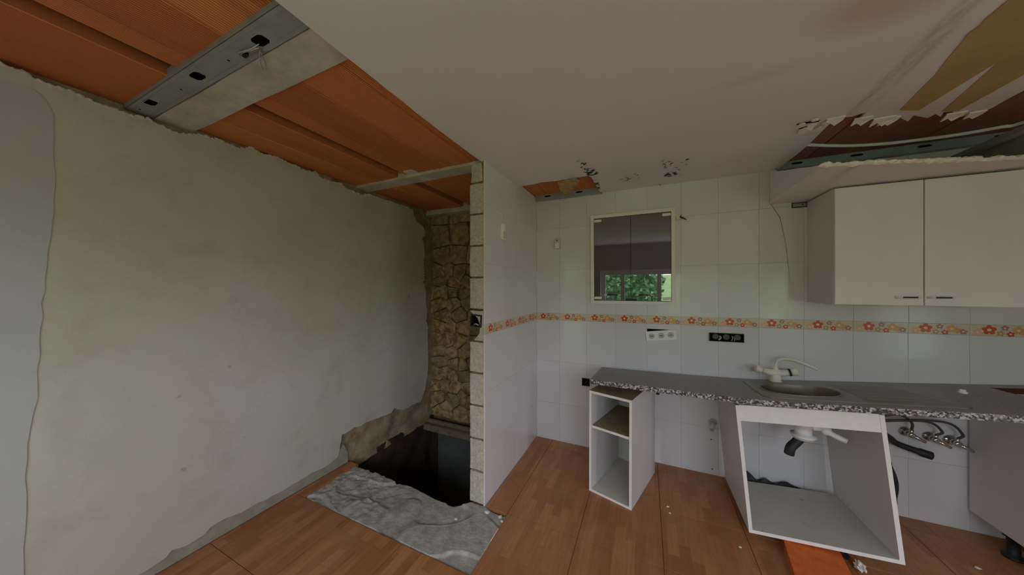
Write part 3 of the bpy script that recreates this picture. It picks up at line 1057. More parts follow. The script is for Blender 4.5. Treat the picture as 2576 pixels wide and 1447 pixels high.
# plaster ceiling outline (x, y)
h1 = [(1306, 470), (1340, 464.5), (1362, 459), (1399, 456), (1420, 452), (1443, 449.5), (1464, 445), (1480, 442), (1488, 447), (1492, 455), (1494, 459), (1497, 465), (1503, 470), (1505, 477.5), (1508, 480)]
h1 = [(p.x, p.y) for p in (at_z(u, v, ZC) for u, v in h1)]
h1 = [(XP + 0.002, 2.285)] + [p for p in h1 if p[0] > XP + 0.01] + [(-0.385, YB - 0.002)]
h2 = [(2100.6, 299), (2142, 294), (2177, 283), (2156, 313), (2177, 304), (2211, 297), (2228, 307), (2260, 294), (2284, 306), (2298, 290), (2334, 297), (2353, 287), (2367, 294), (2374, 282), (2398, 280), (2401, 295), (2422, 294), (2450, 283), (2453, 288), (2494, 273), (2536, 249), (2576, 228)]
h2 = [(p.x, p.y) for p in (at_z(u, v, ZC) for u, v in h2)]
h2l = [(p.x, p.y) for p in (at_z(u, v, ZC) for u, v in ((1952, 430), (1990, 400), (2028, 370), (2064, 335)))]
h2 = [(h2l[0][0], YB - 0.002)] + [q for q in h2l if q[1] < 2.7] + h2 + ragged([h2[-1], (1.75, 2.15), (2.1, 2.05), (2.6, 2.2), (2.62, 2.4)], 0.05, 0.02, R)[1:] + [(2.62, YB - 0.002)]
edgeL = ragged([(-1.012, 1.73), (-1.02, 1.3), (-1.008, 0.75), (-1.0, 0.5), (-1.0, -0.1), (-0.99, YF)], 0.09, 0.003, R)
outl = edgeL + [(XR, YF), (XR, YB - 0.002)] + list(reversed(h2)) + list(reversed(h1)) + [(XP + 0.002, 1.73)]
ce = MB(M['ceiling'], M['ceiling_core']).plate(outl, [], lambda a, b, t: (a, b, t + 0.0025 * noise.noise(Vector((a * 2, b * 2, 7)))), ZC, ZC + 0.014, 0, 1, grid=0.15).build('ceiling', kind='structure')
# torn-off paint: bare tan paper, proud islands of paint left between
tan = [(2700, -160), (2536, 0), (2477, 48), (2466, 62), (2432, 86), (2420, 104), (2387, 142), (2353, 187), (2318, 221), (2277, 263), (2263, 276), (2311, 276), (2513.5, 152), (2370, 279), (2411, 277), (2576, 186)]
tan = [(p.x, p.y) for p in (at_z(u, v, ZC) for u, v in tan)]
tan = [(1.42, 0.95)] + tan[1:] + [(1.9, 1.75), (2.1, 1.2), (1.9, 0.8)]
MB(M['paper_tan']).plate(tan, [], lambda a, b, t: (a, b, t), ZC - 0.0036, ZC + 0.003).build('bare_paper', ce, label='bare tan paper where the paint tore off')
fl = [(1403, 457), (1406, 470), (1410, 478), (1421, 488), (1430, 487), (1443, 474), (1452, 465), (1458, 452), (1449, 447), (1425, 452)]
fl = [(p.x, p.y) for p in (at_z(u, v, ZC - 0.004) for u, v in fl)]
MB(M['paper_flap']).plate(ragged(fl + [fl[0]], 0.02, 0.005, R)[:-1], [], lambda a, b, t: (a, b, t - 0.0 + 0.012 * noise.noise(Vector((a * 9, b * 9, 2)))), ZC - 0.008, ZC - 0.004).build('paper_flap', ce, label='brown damp paper flap hanging in the ceiling gap')
# crumbled corner and hanging flakes round the large hole
for (u, v, s) in ((2022, 328, 1.0), (2040, 318, 0.8), (2062, 322, 0.9), (2018, 312, 0.6), (2075, 308, 0.6), (2050, 300, 0.5)):
    p = at_z(u, v, ZC - 0.004)
    n = 7
    pol = []
    for k in range(n):
        a = 2 * math.pi * k / n
        rr = 0.045 * s * R.uniform(0.35, 1)
        pol.append((p.x + rr * math.cos(a) * 0.7, p.y + rr * math.sin(a)))
    tx, ty = R.uniform(-0.35, 0.35), R.uniform(-0.35, 0.35)
    MB(M['ceiling_core']).plate(pol, [], lambda a, b, t: (a, b, t + tx * (a - p.x) + ty * (b - p.y)), ZC - 0.013, ZC - 0.006).build('plaster_flake', ce)
for (u, v, s) in ((2100, 300, 1), (2168, 300, 1), (2222, 299, 1.2), (2236, 300, 1), (2400, 288, 1.0), (2452, 285, 0.8)):
    p = at_z(u, v, ZC)
    pol = [(-0.035 * s, -0.02), (0.03 * s, -0.024), (0.034 * s, 0.004), (0.01 * s, 0.03 * s), (-0.012 * s, 0.012), (-0.03 * s, 0.026 * s)]
    MB(M['ceiling_core']).plate(pol, [], lambda a, b, t: (p.x + a, p.y + b, t - 0.5 * max(0, b)), ZC - 0.006, ZC + 0.002).build('plaster_flake', ce)
# dark crevices in the crumbled patch
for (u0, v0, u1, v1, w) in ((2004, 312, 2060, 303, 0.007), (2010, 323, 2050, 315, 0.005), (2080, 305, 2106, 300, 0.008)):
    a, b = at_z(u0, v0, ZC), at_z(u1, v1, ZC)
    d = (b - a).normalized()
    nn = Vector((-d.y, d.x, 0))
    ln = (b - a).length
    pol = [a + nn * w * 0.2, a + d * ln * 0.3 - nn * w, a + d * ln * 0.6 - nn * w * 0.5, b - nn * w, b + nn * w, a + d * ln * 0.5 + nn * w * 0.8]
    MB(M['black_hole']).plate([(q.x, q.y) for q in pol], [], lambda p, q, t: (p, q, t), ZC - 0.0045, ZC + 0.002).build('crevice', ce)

# boxed soffit over the wall cupboards, front board fallen away
so_front = ragged([(0.82, 2.0), (1.09, 2.085), (1.35, 2.18), (1.63, 2.28), (2.0, 2.31), (2.9, 2.3)], 0.025, 0.009, R)
so = MB(M['ceiling'], M['ceiling_core']).plate([(0.82, YB - 0.002)] + so_front + [(2.9, YB - 0.002)], [], lambda a, b, t: (a, b, t), 2.068, 2.083, 0, 1).build('ceiling_soffit', kind='structure')
MB(M['ceiling'], M['ceiling_core']).plate([(YB - 0.002, 2.083), (YB - 0.002, ZC), (2.70, ZC - 0.003), (2.634, 2.27), (2.5, 2.225), (2.33, 2.178), (2.15, 2.12), (2.004, 2.083)], [], lambda a, b, t: (t, a, b), 0.82, 0.834, 0, 1).build('soffit_cheek', so)
# crumbly torn lip along the broken soffit edge, built as lumps of gypsum joined in one strip
lip = MB(M['ceiling_core'])
for p in so_front[::1]:
    s = R.uniform(0.010, 0.022)
    bm = bmesh.new()
    bmesh.ops.create_icosphere(bm, subdivisions=1, radius=1)
    for q in bm.verts:
        q.co = Vector((p.x + q.co.x * s * 1.6, p.y - 0.002 + q.co.y * s * 0.7, 2.077 + q.co.z * s * 0.75)) + Vector((R.uniform(-1, 1), R.uniform(-1, 1), R.uniform(-1, 1))) * 0.003
    lip.from_bm(bm)
lip.build('torn_lip', so, label='crumbling white gypsum along the broken edge', kind='stuff')
MB(M['gypsum_board']).box(1.66, 1.672, 2.30, YB - 0.004, 2.086, 2.215).build('soffit_rib_board', so)

# =================================================================== THINGS ON AND IN THE SETTING
# ---- steel channels
sc1 = empty('steel_channel', (-1.65, 0.573, 2.326), label='grey galvanised steel channel with punched holes beside the concrete ceiling beam', cat='steel channel')
holes = []
for (u, v) in ((378, 258), (497, 192), (655, 103)):
    p = at_z(u, v, 2.326)
    holes.append([(p.x + 0.033 * cx_, p.y + 0.019 * cy_) for cx_, cy_ in ((-1, -0.6), (-0.6, -1), (0.6, -1), (1, -0.6), (1, 0.6), (0.6, 1), (-0.6, 1), (-1, 0.6))])
MB(M['steel']).plate([(-2.3, 0.528), (-0.9, 0.528), (-0.9, 0.620), (-2.3, 0.620)], holes, lambda a, b, t: (a + 1.65, b - 0.573, t - 2.326), 2.326, 2.3275).build('web', sc1)
for (y0, y1) in ((0.527, 0.5295), (0.6185, 0.621)):
    MB(M['steel']).box(-0.65, 0.75, y0 - 0.573, y1 - 0.573, 0.0, 0.045).build('flange', sc1)
MB(M['steel']).box(-0.65, 0.75, 0.543 - 0.573, 0.546 - 0.573, -0.0015, 0.0).box(-0.65, 0.75, 0.602 - 0.573, 0.605 - 0.573, -0.0015, 0.0).build('stiffening_rib', sc1)
MB(M['black_hole']).box(-0.65, 0.75, -0.04, 0.04, 0.012, 0.04).build('channel_shade', sc1, label='black block standing in for shade inside the channel')  # black block stands in for the dark behind the punched holes
for (u, v) in ((352, 275), (455, 225), (575, 152)):
    p = at_z(u, v, 2.326)
    MB(M['black_hole']).lathe([(0.004, -0.001), (0.004, 0.001), (0.001, 0.0015)], (p.x + 1.65, p.y - 0.573, 0), seg=8).build('screw_hole', sc1)
q = [at_z(u, v, 2.315) for u, v in ((652, 118), (630, 122), (600, 127), (602, 138), (618, 142), (606, 133), (640, 118), (655, 122), (652, 140), (658, 165), (664, 172), (668, 160), (655, 132))]
pts = [Vector((p.x, p.y, 2.319 - 0.012 * math.sin(i * 0.8) ** 2)) for i, p in enumerate(q)]
pts[0].z = 2.3255
MB(M['wire']).tube(smooth_path(pts, 5), 0.0022, 6).build('wire_loop', label='bright twisted wire loop hanging from the steel channel hole', cat='wire')
MB(M['black_plastic']).box(-0.012, 0.012, -0.006, 0.006, -0.006, 0.006, bev=0.002).build('cable_clip', loc=(at_z(617, 140, 2.315).x, at_z(617, 140, 2.315).y, 2.318), label='tiny black clip on the wire under the steel channel', cat='clip')


def wall_channel(x0, x1, label):
    cxm = (x0 + x1) / 2
    r = empty('steel_channel', (cxm, YB, 2.30), label=label, cat='steel channel')
    hs = []
    x = x0 + 0.12
    while x < x1 - 0.1:
        hs.append([(x - cxm + 0.03 * a, 0.03 + 0.007 * b) for a, b in ((-1, -0.5), (-0.7, -1), (0.7, -1), (1, -0.5), (1, 0.5), (0.7, 1), (-0.7, 1), (-1, 0.5))])
        x += 0.3
    MB(M['steel']).plate([(x0 - cxm, 0), (x1 - cxm, 0), (x1 - cxm, 0.05), (x0 - cxm, 0.05)], hs, lambda a, b, t: (a, t, b), -0.045, -0.0435).build('web', r)
    MB(M['steel']).box(x0 - cxm, x1 - cxm, -0.045, -0.002, -0.0015, 0.0).build('flange', r)
    MB(M['steel']).box(x0 - cxm, x1 - cxm, -0.045, -0.002, 0.05, 0.0515).build('flange', r)
    MB(M['black_hole']).box(x0 - cxm, x1 - cxm, -0.02, -0.004, 0.002, 0.048).build('channel_shade', r)  # black block in place of the shade within the channel
    return r


wall_channel(-0.975, -0.36, 'short galvanised steel channel showing in the ceiling gap near the partition')
wall_channel(0.84, 2.9, 'long steel channel in the collapsed ceiling above the wall cupboards')
f1 = empty('steel_furring', (1.615, 2.44, 2.19), label='pale steel furring strip running forward inside the broken soffit', cat='steel strip')
MB(M['steel']).box(-0.024, 0.024, -0.30, 0.30, 0.0, 0.0015).build('web', f1)
for s in (-1, 1):
    MB(M['steel']).box(s * 0.024 - 0.001, s * 0.024 + 0.001, -0.30, 0.30, 0.0, 0.022).build('flange', f1)
cp = [at_z(u, v, 2.335) for u, v in ((2018, 364), (2080, 367), (2150, 367), (2230, 362), (2300, 354), (2380, 344), (2450, 333), (2520, 320), (2576, 308))]
cp = [Vector((p.x, p.y, 2.337)) for p in cp] + [Vector((1.9, 2.2, 2.335)), Vector((2.3, 1.95, 2.337))]
MB(M['white_plastic']).tube(smooth_path(cp, 4), 0.0095, 10).build('cable_conduit', label='white flexible cable conduit curving across the brown bricks above the cupboards', cat='cable')

# ---- glass-doored hatch on the tiled wall
hx0, hx1, hz0, hz1 = -0.452, 0.216, 1.318, 2.106
gc = empty('glass_door_cabinet', ((hx0 + hx1) / 2, YB, hz0), (0, -0.004, 0), label='shallow wall hatch with two dark glass doors and cream frame', cat='hatch')
hw, hh = (hx1 - hx0) / 2, hz1 - hz0
fr = 0.027
MB(M['edge_white']).plate([(-hw, 0), (hw, 0), (hw, hh), (-hw, hh)], [[(-hw + fr, fr), (hw - fr, fr), (hw - fr, hh - fr), (-hw + fr, hh - fr)]], lambda a, b, t: (a, t, b), -0.028, 0.0).build('frame', gc)
MB(M['black_hole']).box(-hw + fr * 0.9, hw - fr * 0.9, -0.006, -0.001, fr * 0.9, hh - fr * 0.9).build('back_panel', gc)
for s, (a, b) in ((-1, (-hw + fr + 0.003, -0.0015)), (1, (0.0015, hw - fr - 0.003))):
    d = MB(M['dark_glass']).box(a, b, -0.022, -0.017, fr + 0.004, hh - fr - 0.004).build('glass_door', gc)
    e = a if s < 0 else b
    for zz in (fr + 0.012, hh - fr - 0.034):
        MB(M['edge_white']).box(min(e, e - s * 0.062), max(e, e - s * 0.062), -0.027, -0.0222, zz, zz + 0.022, bev=0.002).build('hinge', d)
    hm = MB(M['handle_dark'], M['edge_white'])
    c_ = -0.15 if s < 0 else 0.105
    hm.tube([(c_ - 0.045, -0.034, 0.078), (c_ + 0.045, -0.034, 0.078)], 0.005, 8, 0)
    for k in (-1, 1):
        hm.tube([(c_ + k * 0.045, -0.0222, 0.078), (c_ + k * 0.048, -0.034, 0.078), (c_ + k * 0.068, -0.032, 0.078)], 0.0055, 8, 1)
    hm.build('handle', d)
MB(M['black_plastic']).box(-0.045, 0.05, -0.03, -0.0222, fr + 0.002, fr + 0.018, bev=0.002).build('magnet_catch', gc)
# wing-like splinter beside the hatch: broken wall plug hole with dark rag
q = at_y(1714, 547, YB)
pl = empty('broken_fixing', (q.x, YB, q.z), label='broken wall fixing with a dark splinter right of the glass hatch', cat='fixing')
MB(M['plaster_chip']).box(-0.036, -0.006, -0.012, 0.0, -0.016, 0.018, bev=0.005).build('plaster_plug', pl)
MB(M['handle_dark']).tube([(-0.012, -0.012, 0.006), (0.004, -0.016, -0.006), (0.022, -0.016, -0.016), (0.036, -0.012, -0.026)], [0.006, 0.008, 0.006, 0.002], 7).build('splinter', pl)
MB(M['handle_dark']).tube([(-0.004, -0.008, 0.008), (0.002, -0.012, 0.022)], [0.003, 0.0015], 6).build('nail', pl)

# ---- sensors, sockets and boxes on the walls
q = at_y(1403, 614, YB)
sn = empty('motion_sensor', (q.x, YB, q.z - 0.05), label='small off-white motion sensor on the tiles left of the hatch', cat='sensor')
MB(M['grey_plastic']).box(-0.026, 0.026, -0.03, 0, 0, 0.10, bev=0.008).build('body', sn)
MB(M['white_plastic']).box(-0.02, 0.02, -0.036, -0.028, 0.006, 0.058, bev=0.006).build('lens', sn)
MB(M['black_plastic']).lathe([(0.006, -0.032), (0.006, -0.028), (0.003, -0.028)], (0, 0, 0.078), 'Y', 12).build('eye', sn)
q = at_x(1262, 583, XP)
bl = empty('door_chime', (XP, q.y, q.z - 0.062), (0, 0, 0), label='small white upright plastic box on the side of the tiled partition', cat='box')
MB(M['white_plastic']).box(0, 0.022, -0.022, 0.022, 0, 0.115, bev=0.005).build('body', bl)
MB(M['grey_plastic']).box(0.02, 0.0235, -0.016, 0.016, 0.01, 0.06, bev=0.001).build('front_grille', bl)

pa, pb, pc_, pd = [at_y(u, v, YB) for u, v in ((1625, 834), (1699.5, 829), (1702.5, 853), (1627, 859))]
cc = (pa + pb + pc_ + pd) / 4
wpl, hpl = 0.228, 0.082
bx = at_y(1658, 840, YB)
sb = empty('socket_plate', (cc.x, YB, cc.z), (0, math.radians(-7.5), 0), label='white triple socket plate hanging askew on the tiles above the worktop', cat='socket')
MB(M['white_plastic']).box(-wpl / 2, wpl / 2, -0.016, -0.007, -hpl / 2, hpl / 2, bev=0.003).build('plate', sb)
for k in (-1, 0, 1):
    x = k * 0.071
    s = MB(M['grey_plastic']).lathe([(0.0, -0.0168), (0.02, -0.0168), (0.0215, -0.0185), (0.023, -0.0185), (0.0235, -0.016)], (x, 0, 0), 'Y', 24).build('socket', sb)
    MB(M['mech']).box(x - 0.012, x + 0.012, -0.0178, -0.0165, -0.003, 0.003).build('pin_slot', s)
ba = at_y(1628, 827, YB)
bb = at_y(1690, 833, YB)
MB(M['black_hole'], M['black_plastic']).box(ba.x, ba.x + 0.20, YB - 0.005, YB - 0.001, cc.z - 0.03, ba.z).build('socket_box', label='dark open wall box behind the askew socket plate', cat='wall box')
oa = at_y(1784, 836.5, YB)
ob = at_y(1871, 862, YB)
ow, oh = (ob.x - oa.x), 0.0655
obx = empty('open_socket_box', ((oa.x + ob.x) / 2, YB, 1.18 - 0.0), (0, -0.012, 0), label='black open triple socket box with bare mechanisms on the tiles', cat='wall box')
zmid = (oa.z + ob.z) / 2
obx.location.z = zmid
MB(M['black_plastic']).plate([(-ow / 2, -oh / 2), (ow / 2, -oh / 2), (ow / 2, oh / 2), (-ow / 2, oh / 2)], [[(-ow / 2 + 0.004, -oh / 2 + 0.004), (ow / 2 - 0.004, -oh / 2 + 0.004), (ow / 2 - 0.004, oh / 2 - 0.004), (-ow / 2 + 0.004, oh / 2 - 0.004)]], lambda a, b, t: (a, t, b), -0.012, -0.0006).build('rim', obx)
MB(M['black_hole']).box(-ow / 2 + 0.003, ow / 2 - 0.003, -0.002, -0.0008, -oh / 2 + 0.003, oh / 2 - 0.003).build('cavity', obx)
for x in (-0.07, 0.0, 0.07):
    s = MB(M['mech']).lathe([(0.0, -0.008), (0.013, -0.008), (0.018, -0.010), (0.021, -0.010), (0.022, -0.002)], (x, 0, 0.004), 'Y', 16).build('socket', obx)
for x in (-0.045, -0.038, 0.035, 0.047):
    MB(M['grey_plastic']).tube([(x, -0.004, 0.012), (x + 0.006, -0.009, -0.004), (x + R.uniform(-0.01, 0.01), -0.006, -0.024)], 0.0026, 6).build('wire', obx)
q = at_y(1474, 961, YB)
jb = empty('junction_box', (q.x, YB, q.z), label='black square junction box on the wall at the worktop left end', cat='wall box')
MB(M['black_plastic']).plate([(-0.034, -0.034), (0.034, -0.034), (0.034, 0.034), (-0.034, 0.034)], [[(-0.028, -0.028), (0.028, -0.028), (0.028, 0.028), (-0.028, 0.028)]], lambda a, b, t: (a, t, b), -0.014, -0.001).build('rim', jb)
MB(M['black_hole']).box(-0.029, 0.029, -0.003, -0.001, -0.029, 0.029).build('cavity', jb)
MB(M['mech']).tube([(-0.01, -0.004, -0.015), (0.005, -0.008, 0.0), (0.012, -0.005, 0.014)], 0.0025, 6).build('wire', jb)
# black leftover switch box in the broken block course of the partition
sbx = empty('switch_box', (-1.045, PY0 + 0.012, 1.235), (0.0, 0.06, 0), label='black plastic switch box embedded in the broken block edge', cat='wall box')
MB(M['black_plastic']).plate([(-0.042, -0.042), (0.042, -0.042), (0.042, 0.042), (-0.042, 0.042)], [[(-0.034, -0.034), (0.034, -0.034), (0.034, 0.034), (-0.034, 0.034)]], lambda a, b, t: (a, t, b), -0.022, 0.03).build('rim', sbx)
MB(M['black_hole']).box(-0.035, 0.035, 0.02, 0.028, -0.035, 0.035).build('cavity', sbx)
MB(M['grey_plastic']).box(0.012, 0.03, -0.012, -0.004, 0.004, 0.03, bev=0.003).build('terminal', sbx)
MB(M['grey_plastic']).tube([(-0.02, -0.01, -0.03), (0.0, -0.018, -0.02), (0.02, -0.012, -0.03)], 0.004, 6).build('wire', sbx)

cr = [at_y(u, v, YB) for u, v in ((1938, 512), (1950, 530), (1962, 548), (1968, 575), (1976, 610), (1980, 640), (1984, 680), (1988, 712))]
MB(M['paper_flap']).tube([Vector((p.x - XP * 0, YB - 0.0004, p.z)) for p in cr], [0.0022, 0.003, 0.0022, 0.0026, 0.0015, 0.0018, 0.0012, 0.0006], 5).build('crack', wb, label='thin brown crack running down the tiles from the soffit corner')

# hanging-rail recess left of the wall cupboard
q0, q1 = at_y(1991, 509, YB), at_y(2032, 523, YB)
hr = empty('hanging_rail', ((q0.x + q1.x) / 2, YB, (q0.z + q1.z) / 2), label='grey steel hanging rail end beside the top of the wall cupboard', cat='rail')
hwid = (q1.x - q0.x) / 2
MB(M['mech']).box(-hwid, hwid, -0.004, 0, -0.019, 0.019).build('back_plate', hr)
MB(M['steel']).box(-hwid + 0.006, hwid - 0.012, -0.010, -0.004, -0.011, 0.009, bev=0.002).build('rail', hr)
MB(M['black_plastic']).lathe([(0.004, -0.012), (0.004, -0.009), (0.001, -0.009)], (0.012, 0, 0), 'Y', 10).build('screw', hr)

# ---- wall cupboard with two doors
WX0, WZ0, WZ1, WYF = 1.030, 1.358, 2.056, 2.42
wc = empty('wall_cabinet', (WX0, YB, WZ0), label='white two-door wall cupboard under the broken soffit', cat='cabinet')
ht = WZ1 - WZ0
wd = 0.725
MB(M['laminate_grey']).box(0, 0.016, -0.308, 0, 0, ht).box(wd - 0.016, wd, -0.308, 0, 0, ht).box(0.016, wd - 0.016, -0.308, 0, 0, 0.016).box(0.016, wd - 0.016, -0.308, 0, ht - 0.016, ht).box(0.016, wd - 0.016, -0.008, 0, 0.016, ht - 0.016).build('carcass', wc)
for k, (x0, x1) in enumerate(((0.004, 0.3625), (0.3675, 0.724))):
    d = MB(M['laminate']).box(x0, x1, -0.328, -0.310, 0.001, ht - 0.001, bev=0.0025).build('door', wc)
    hc = (x1 - 0.062) if k == 0 else (x0 + 0.055)
    hm = MB(M['handle_dark'], M['edge_white'])
    hm.tube([(hc - 0.028, -0.350, 0.047), (hc + 0.028, -0.350, 0.047)], 0.0042, 8, 0)
    for s in (-1, 1):
        hm.tube([(hc + s * 0.045, -0.328, 0.047), (hc + s * 0.042, -0.345, 0.047), (hc + s * 0.028, -0.350, 0.047)], [0.006, 0.005, 0.0045], 8, 1)
    hm.build('handle', d)


# ---- worktop: slab sagging off level, rising to the right over the tilted sink base
def interp(x, tab):
    if x <= tab[0][0]:
        return tab[0][1]
    for (a, b), (c, d) in zip(tab[:-1], tab[1:]):
        if x <= c:
            return b + (d - b) * (x - a) / (c - a)
    return tab[-1][1]


YWF = 2.130
ZBK = [(-0.36, 0.748), (0.3, 0.760), (0.62, 0.772), (0.75, 0.780), (1.544, 0.857), (1.968, 0.903), (3.0, 0.985)]
ZFR = [(-0.4, 0.811), (0.55, 0.812), (0.8, 0.830), (1.1, 0.853), (1.4, 0.880), (2.0, 0.925), (3.0, 0.995)]


def ztop(x, y):
    tt = (YB - y) / (YB - YWF)
    return interp(x, ZBK) * (1 - tt) + interp(x, ZFR) * tt


TH = 0.032
CUT = (1.79, 2.36, 2.22, 2.665)
BCX, BCY = 0.865, 2.420
xg = sorted(set([round(-0.36 + 0.06 * i, 3) for i in range(56)] + [0.68, 1.05, CUT[0], CUT[1], 2.98]))
xg = [x for x in xg if x <= 2.98]
yg = [YWF, YWF + 0.004, 2.22, 2.27, 2.40, 2.57, 2.665, YB - 0.003]
wt = MB(M['granite'], M['granite_edge'], M['red_void'])


def is_hole(x0, x1, y0, y1):
    mx_, my_ = (x0 + x1) / 2, (y0 + y1) / 2
    return (CUT[0] < mx_ < CUT[1] and CUT[2] < my_ < CUT[3]) or (0.68 < mx_ < 1.05 and 2.27 < my_ < 2.57)


for i in range(len(xg) - 1):
    for j in range(len(yg) - 1):
        x0, x1, y0, y1 = xg[i], xg[i + 1], yg[j], yg[j + 1]
        if is_hole(x0, x1, y0, y1):
            continue
        q = [(x, y, ztop(x, y)) for x, y in ((x0, y0), (x1, y0), (x1, y1), (x0, y1))]
        b = [(p[0], p[1], p[2] - TH) for p in q]
        wt.add(q, [(0, 1, 2, 3)], 0)
        wt.add(b, [(3, 2, 1, 0)], 0)
        for (ia, ib, di, dj) in ((0, 1, 0, -1), (1, 2, 1, 0), (2, 3, 0, 1), (3, 0, -1, 0)):
            ii, jj = i + di, j + dj
            out = ii < 0 or jj < 0 or ii >= len(xg) - 1 or jj >= len(yg) - 1 or is_hole(xg[ii], xg[ii + 1], yg[jj], yg[jj + 1])
            if out:
                wt.add([q[ia], q[ib], b[ib], b[ia]], [(0, 1, 2, 3)], 2 if x0 > 1.6 and j > 0 and CUT[0] - 0.1 < x0 < CUT[1] + 0.1 and y1 < YB - 0.01 or (x0 > 1.6 and y0 >= 2.66) else 1)
wto = wt.build('worktop', label='long speckled grey granite worktop sagging at its left end', cat='worktop')

# ---- inset sink with oval bowl and drainer
sk_ = empty('sink', (0.62, 2.42, ztop(0.62, 2.42)), label='dull stainless steel sink with oval bowl set in the granite worktop', cat='sink')
so_ = Vector(sk_.location)
SX0, SX1, SY0, SY1 = 0.635, 1.44, 2.195, 2.635


def sup(cx_, cy_, rx, ry, n, e):
    out = []
    for k in range(n):
        a = 2 * math.pi * k / n
        c_, s_ = math.cos(a), math.sin(a)
        out.append((cx_ + rx * math.copysign(abs(c_) ** e, c_), cy_ + ry * math.copysign(abs(s_) ** e, s_)))
    return out


bowl = sup(BCX, BCY, 0.178, 0.145, 36, 0.85)


def on_top(h):
    return lambda a, b, t: (a - so_.x, b - so_.y, ztop(a, b) + t - so_.z)


orim = [(SX0, SY1), (SX0, SY0 + 0.03), (SX0 + 0.03, SY0), (0.8, SY0), (1.0, SY0), (1.2, SY0), (SX1 - 0.03, SY0), (SX1, SY0 + 0.03), (SX1, SY1), (1.2, SY1), (0.9, SY1)]
MB(M['stainless']).plate(orim, [bowl], on_top(0), 0.0005, 0.004, grid=0.06).build('rim', sk_)
m = MB(M['stainless_bowl'])
vs, fs = [], []
n = len(bowl)
for (f_, dz) in ((1.0, 0.004), (0.97, -0.02), (0.93, -0.11), (0.8, -0.145), (0.3, -0.152), (0.1, -0.153)):
    for (x, y) in bowl:
        xx, yy = BCX + (x - BCX) * f_, BCY + (y - BCY) * f_
        zz = ztop(xx, yy) + dz if dz > -0.05 else ztop(BCX, BCY) + dz
        vs.append((xx - so_.x, yy - so_.y, zz - so_.z))
for k in range(5):
    for i in range(n):
        fs.append((k * n + i, k * n + (i + 1) % n, (k + 1) * n + (i + 1) % n, (k + 1) * n + i))
fs.append([5 * n + i for i in range(n)])
m.add(vs, fs, 0, True)
bo = m.build('bowl', sk_, fixn=False)
drn = MB(M['stainless_bowl'])
drn.plate([(1.09, 2.235), (1.40, 2.235), (1.36, 2.60), (1.09, 2.60)], [], on_top(0), 0.004, 0.0052).build('drainer', sk_)
for k in range(5):
    y = 2.28 + 0.062 * k
    MB(M['stainless']).plate([(1.11, y - 0.005), (1.37, y - 0.005), (1.37, y + 0.005), (1.11, y + 0.005)], [], on_top(0), 0.0052, 0.0062).build('drainer_ridge', sk_)
rd = MB(M['stainless'])
rd.plate(sup(BCX, BCY, 0.19, 0.157, 36, 0.85), [sup(BCX, BCY, 0.181, 0.148, 36, 0.85)], on_top(0), 0.004, 0.0075).build('bowl_lip', sk_)
# waste trap belongs to the sink
tr = (0.889, 2.42)
w_ = MB(M['white_plastic'])
w_.lathe([(0.045, 0.66), (0.045, 0.60), (0.042, 0.60), (0.042, 0.552), (0.060, 0.550), (0.062, 0.540), (0.056, 0.536), (0.05, 0.522), (0.03, 0.518)], (tr[0] - so_.x, tr[1] - so_.y, -so_.z), 'Z', 24)
trap = w_.build('waste_trap', sk_)
MB(M['white_plastic']).tube(smooth_path([(tr[0] - so_.x + 0.045, tr[1] - so_.y, 0.6 - so_.z), (tr[0] - so_.x + 0.08, tr[1] - so_.y - 0.02, 0.61 - so_.z), (tr[0] - so_.x + 0.11, tr[1] - so_.y - 0.04, 0.592 - so_.z), (tr[0] - so_.x + 0.17, tr[1] - so_.y - 0.06, 0.568 - so_.z)], 4), [0.02] * 5 + [0.026] * 3 + [0.016] * 5, 12).build('overflow_pipe', trap)
MB(M['rubber']).tube(smooth_path([(tr[0] - so_.x - 0.012, tr[1] - so_.y, 0.525 - so_.z), (tr[0] - so_.x - 0.035, tr[1] - so_.y - 0.01, 0.498 - so_.z), (tr[0] - so_.x - 0.066, tr[1] - so_.y - 0.02, 0.462 - so_.z), (tr[0] - so_.x - 0.075, tr[1] - so_.y - 0.02, 0.418 - so_.z)], 5), 0.025, 14, hollow=True).build('drain_hose', trap, label='short black hose stub under the waste trap')

# ---- mixer tap
fx, fy = 0.832, 2.668
fz = ztop(fx, fy) + 0.004
tp_ = empty('tap', (fx, fy, fz), label='aged white mixer tap with a swan-neck spout behind the sink', cat='tap')
b_ = MB(M['faucet_cream'])
b_.lathe([(0.036, 0.0), (0.036, 0.006), (0.030, 0.01), (0.030, 0.045), (0.026, 0.055)], seg=20)
b_.tube([(-0.075, -0.006, 0.072), (-0.04, -0.003, 0.062), (0.0, 0, 0.058), (0.04, -0.003, 0.062), (0.072, -0.006, 0.072)], [0.02, 0.023, 0.027, 0.023, 0.02], 14)
b_.build('body', tp_)
for s in (-1, 1):
    k_ = MB(M['faucet_cream'])
    k_.tube([(s * 0.076, -0.006, 0.073), (s * 0.084, -0.007, 0.075), (s * 0.112, -0.009, 0.083), (s * 0.117, -0.009, 0.084)], [0.018, 0.025, 0.027, 0.02], 10)
    kn = k_.build('knob', tp_)
    if s > 0:
        MB(M['black_plastic']).tube([(0.070, -0.006, 0.0715), (0.079, -0.0065, 0.0737)], 0.0255, 12).build('seal_ring', kn, label='black rubber ring')
spt = [(0.0, 0, 0.075), (0.0, 0, 0.105), (0.005, -0.002, 0.135), (0.022, -0.008, 0.158), (0.055, -0.018, 0.168), (0.10, -0.032, 0.162), (0.15, -0.048, 0.143), (0.198, -0.062, 0.122)]
MB(M['faucet_cream']).tube(smooth_path(spt, 5), 0.0105, 12, hollow=True).build('spout', tp_)
MB(M['faucet_cream']).lathe([(0.016, 0.07), (0.016, 0.088), (0.012, 0.1), (0.009, 0.104)], seg=16).build('spout_collar', tp_)

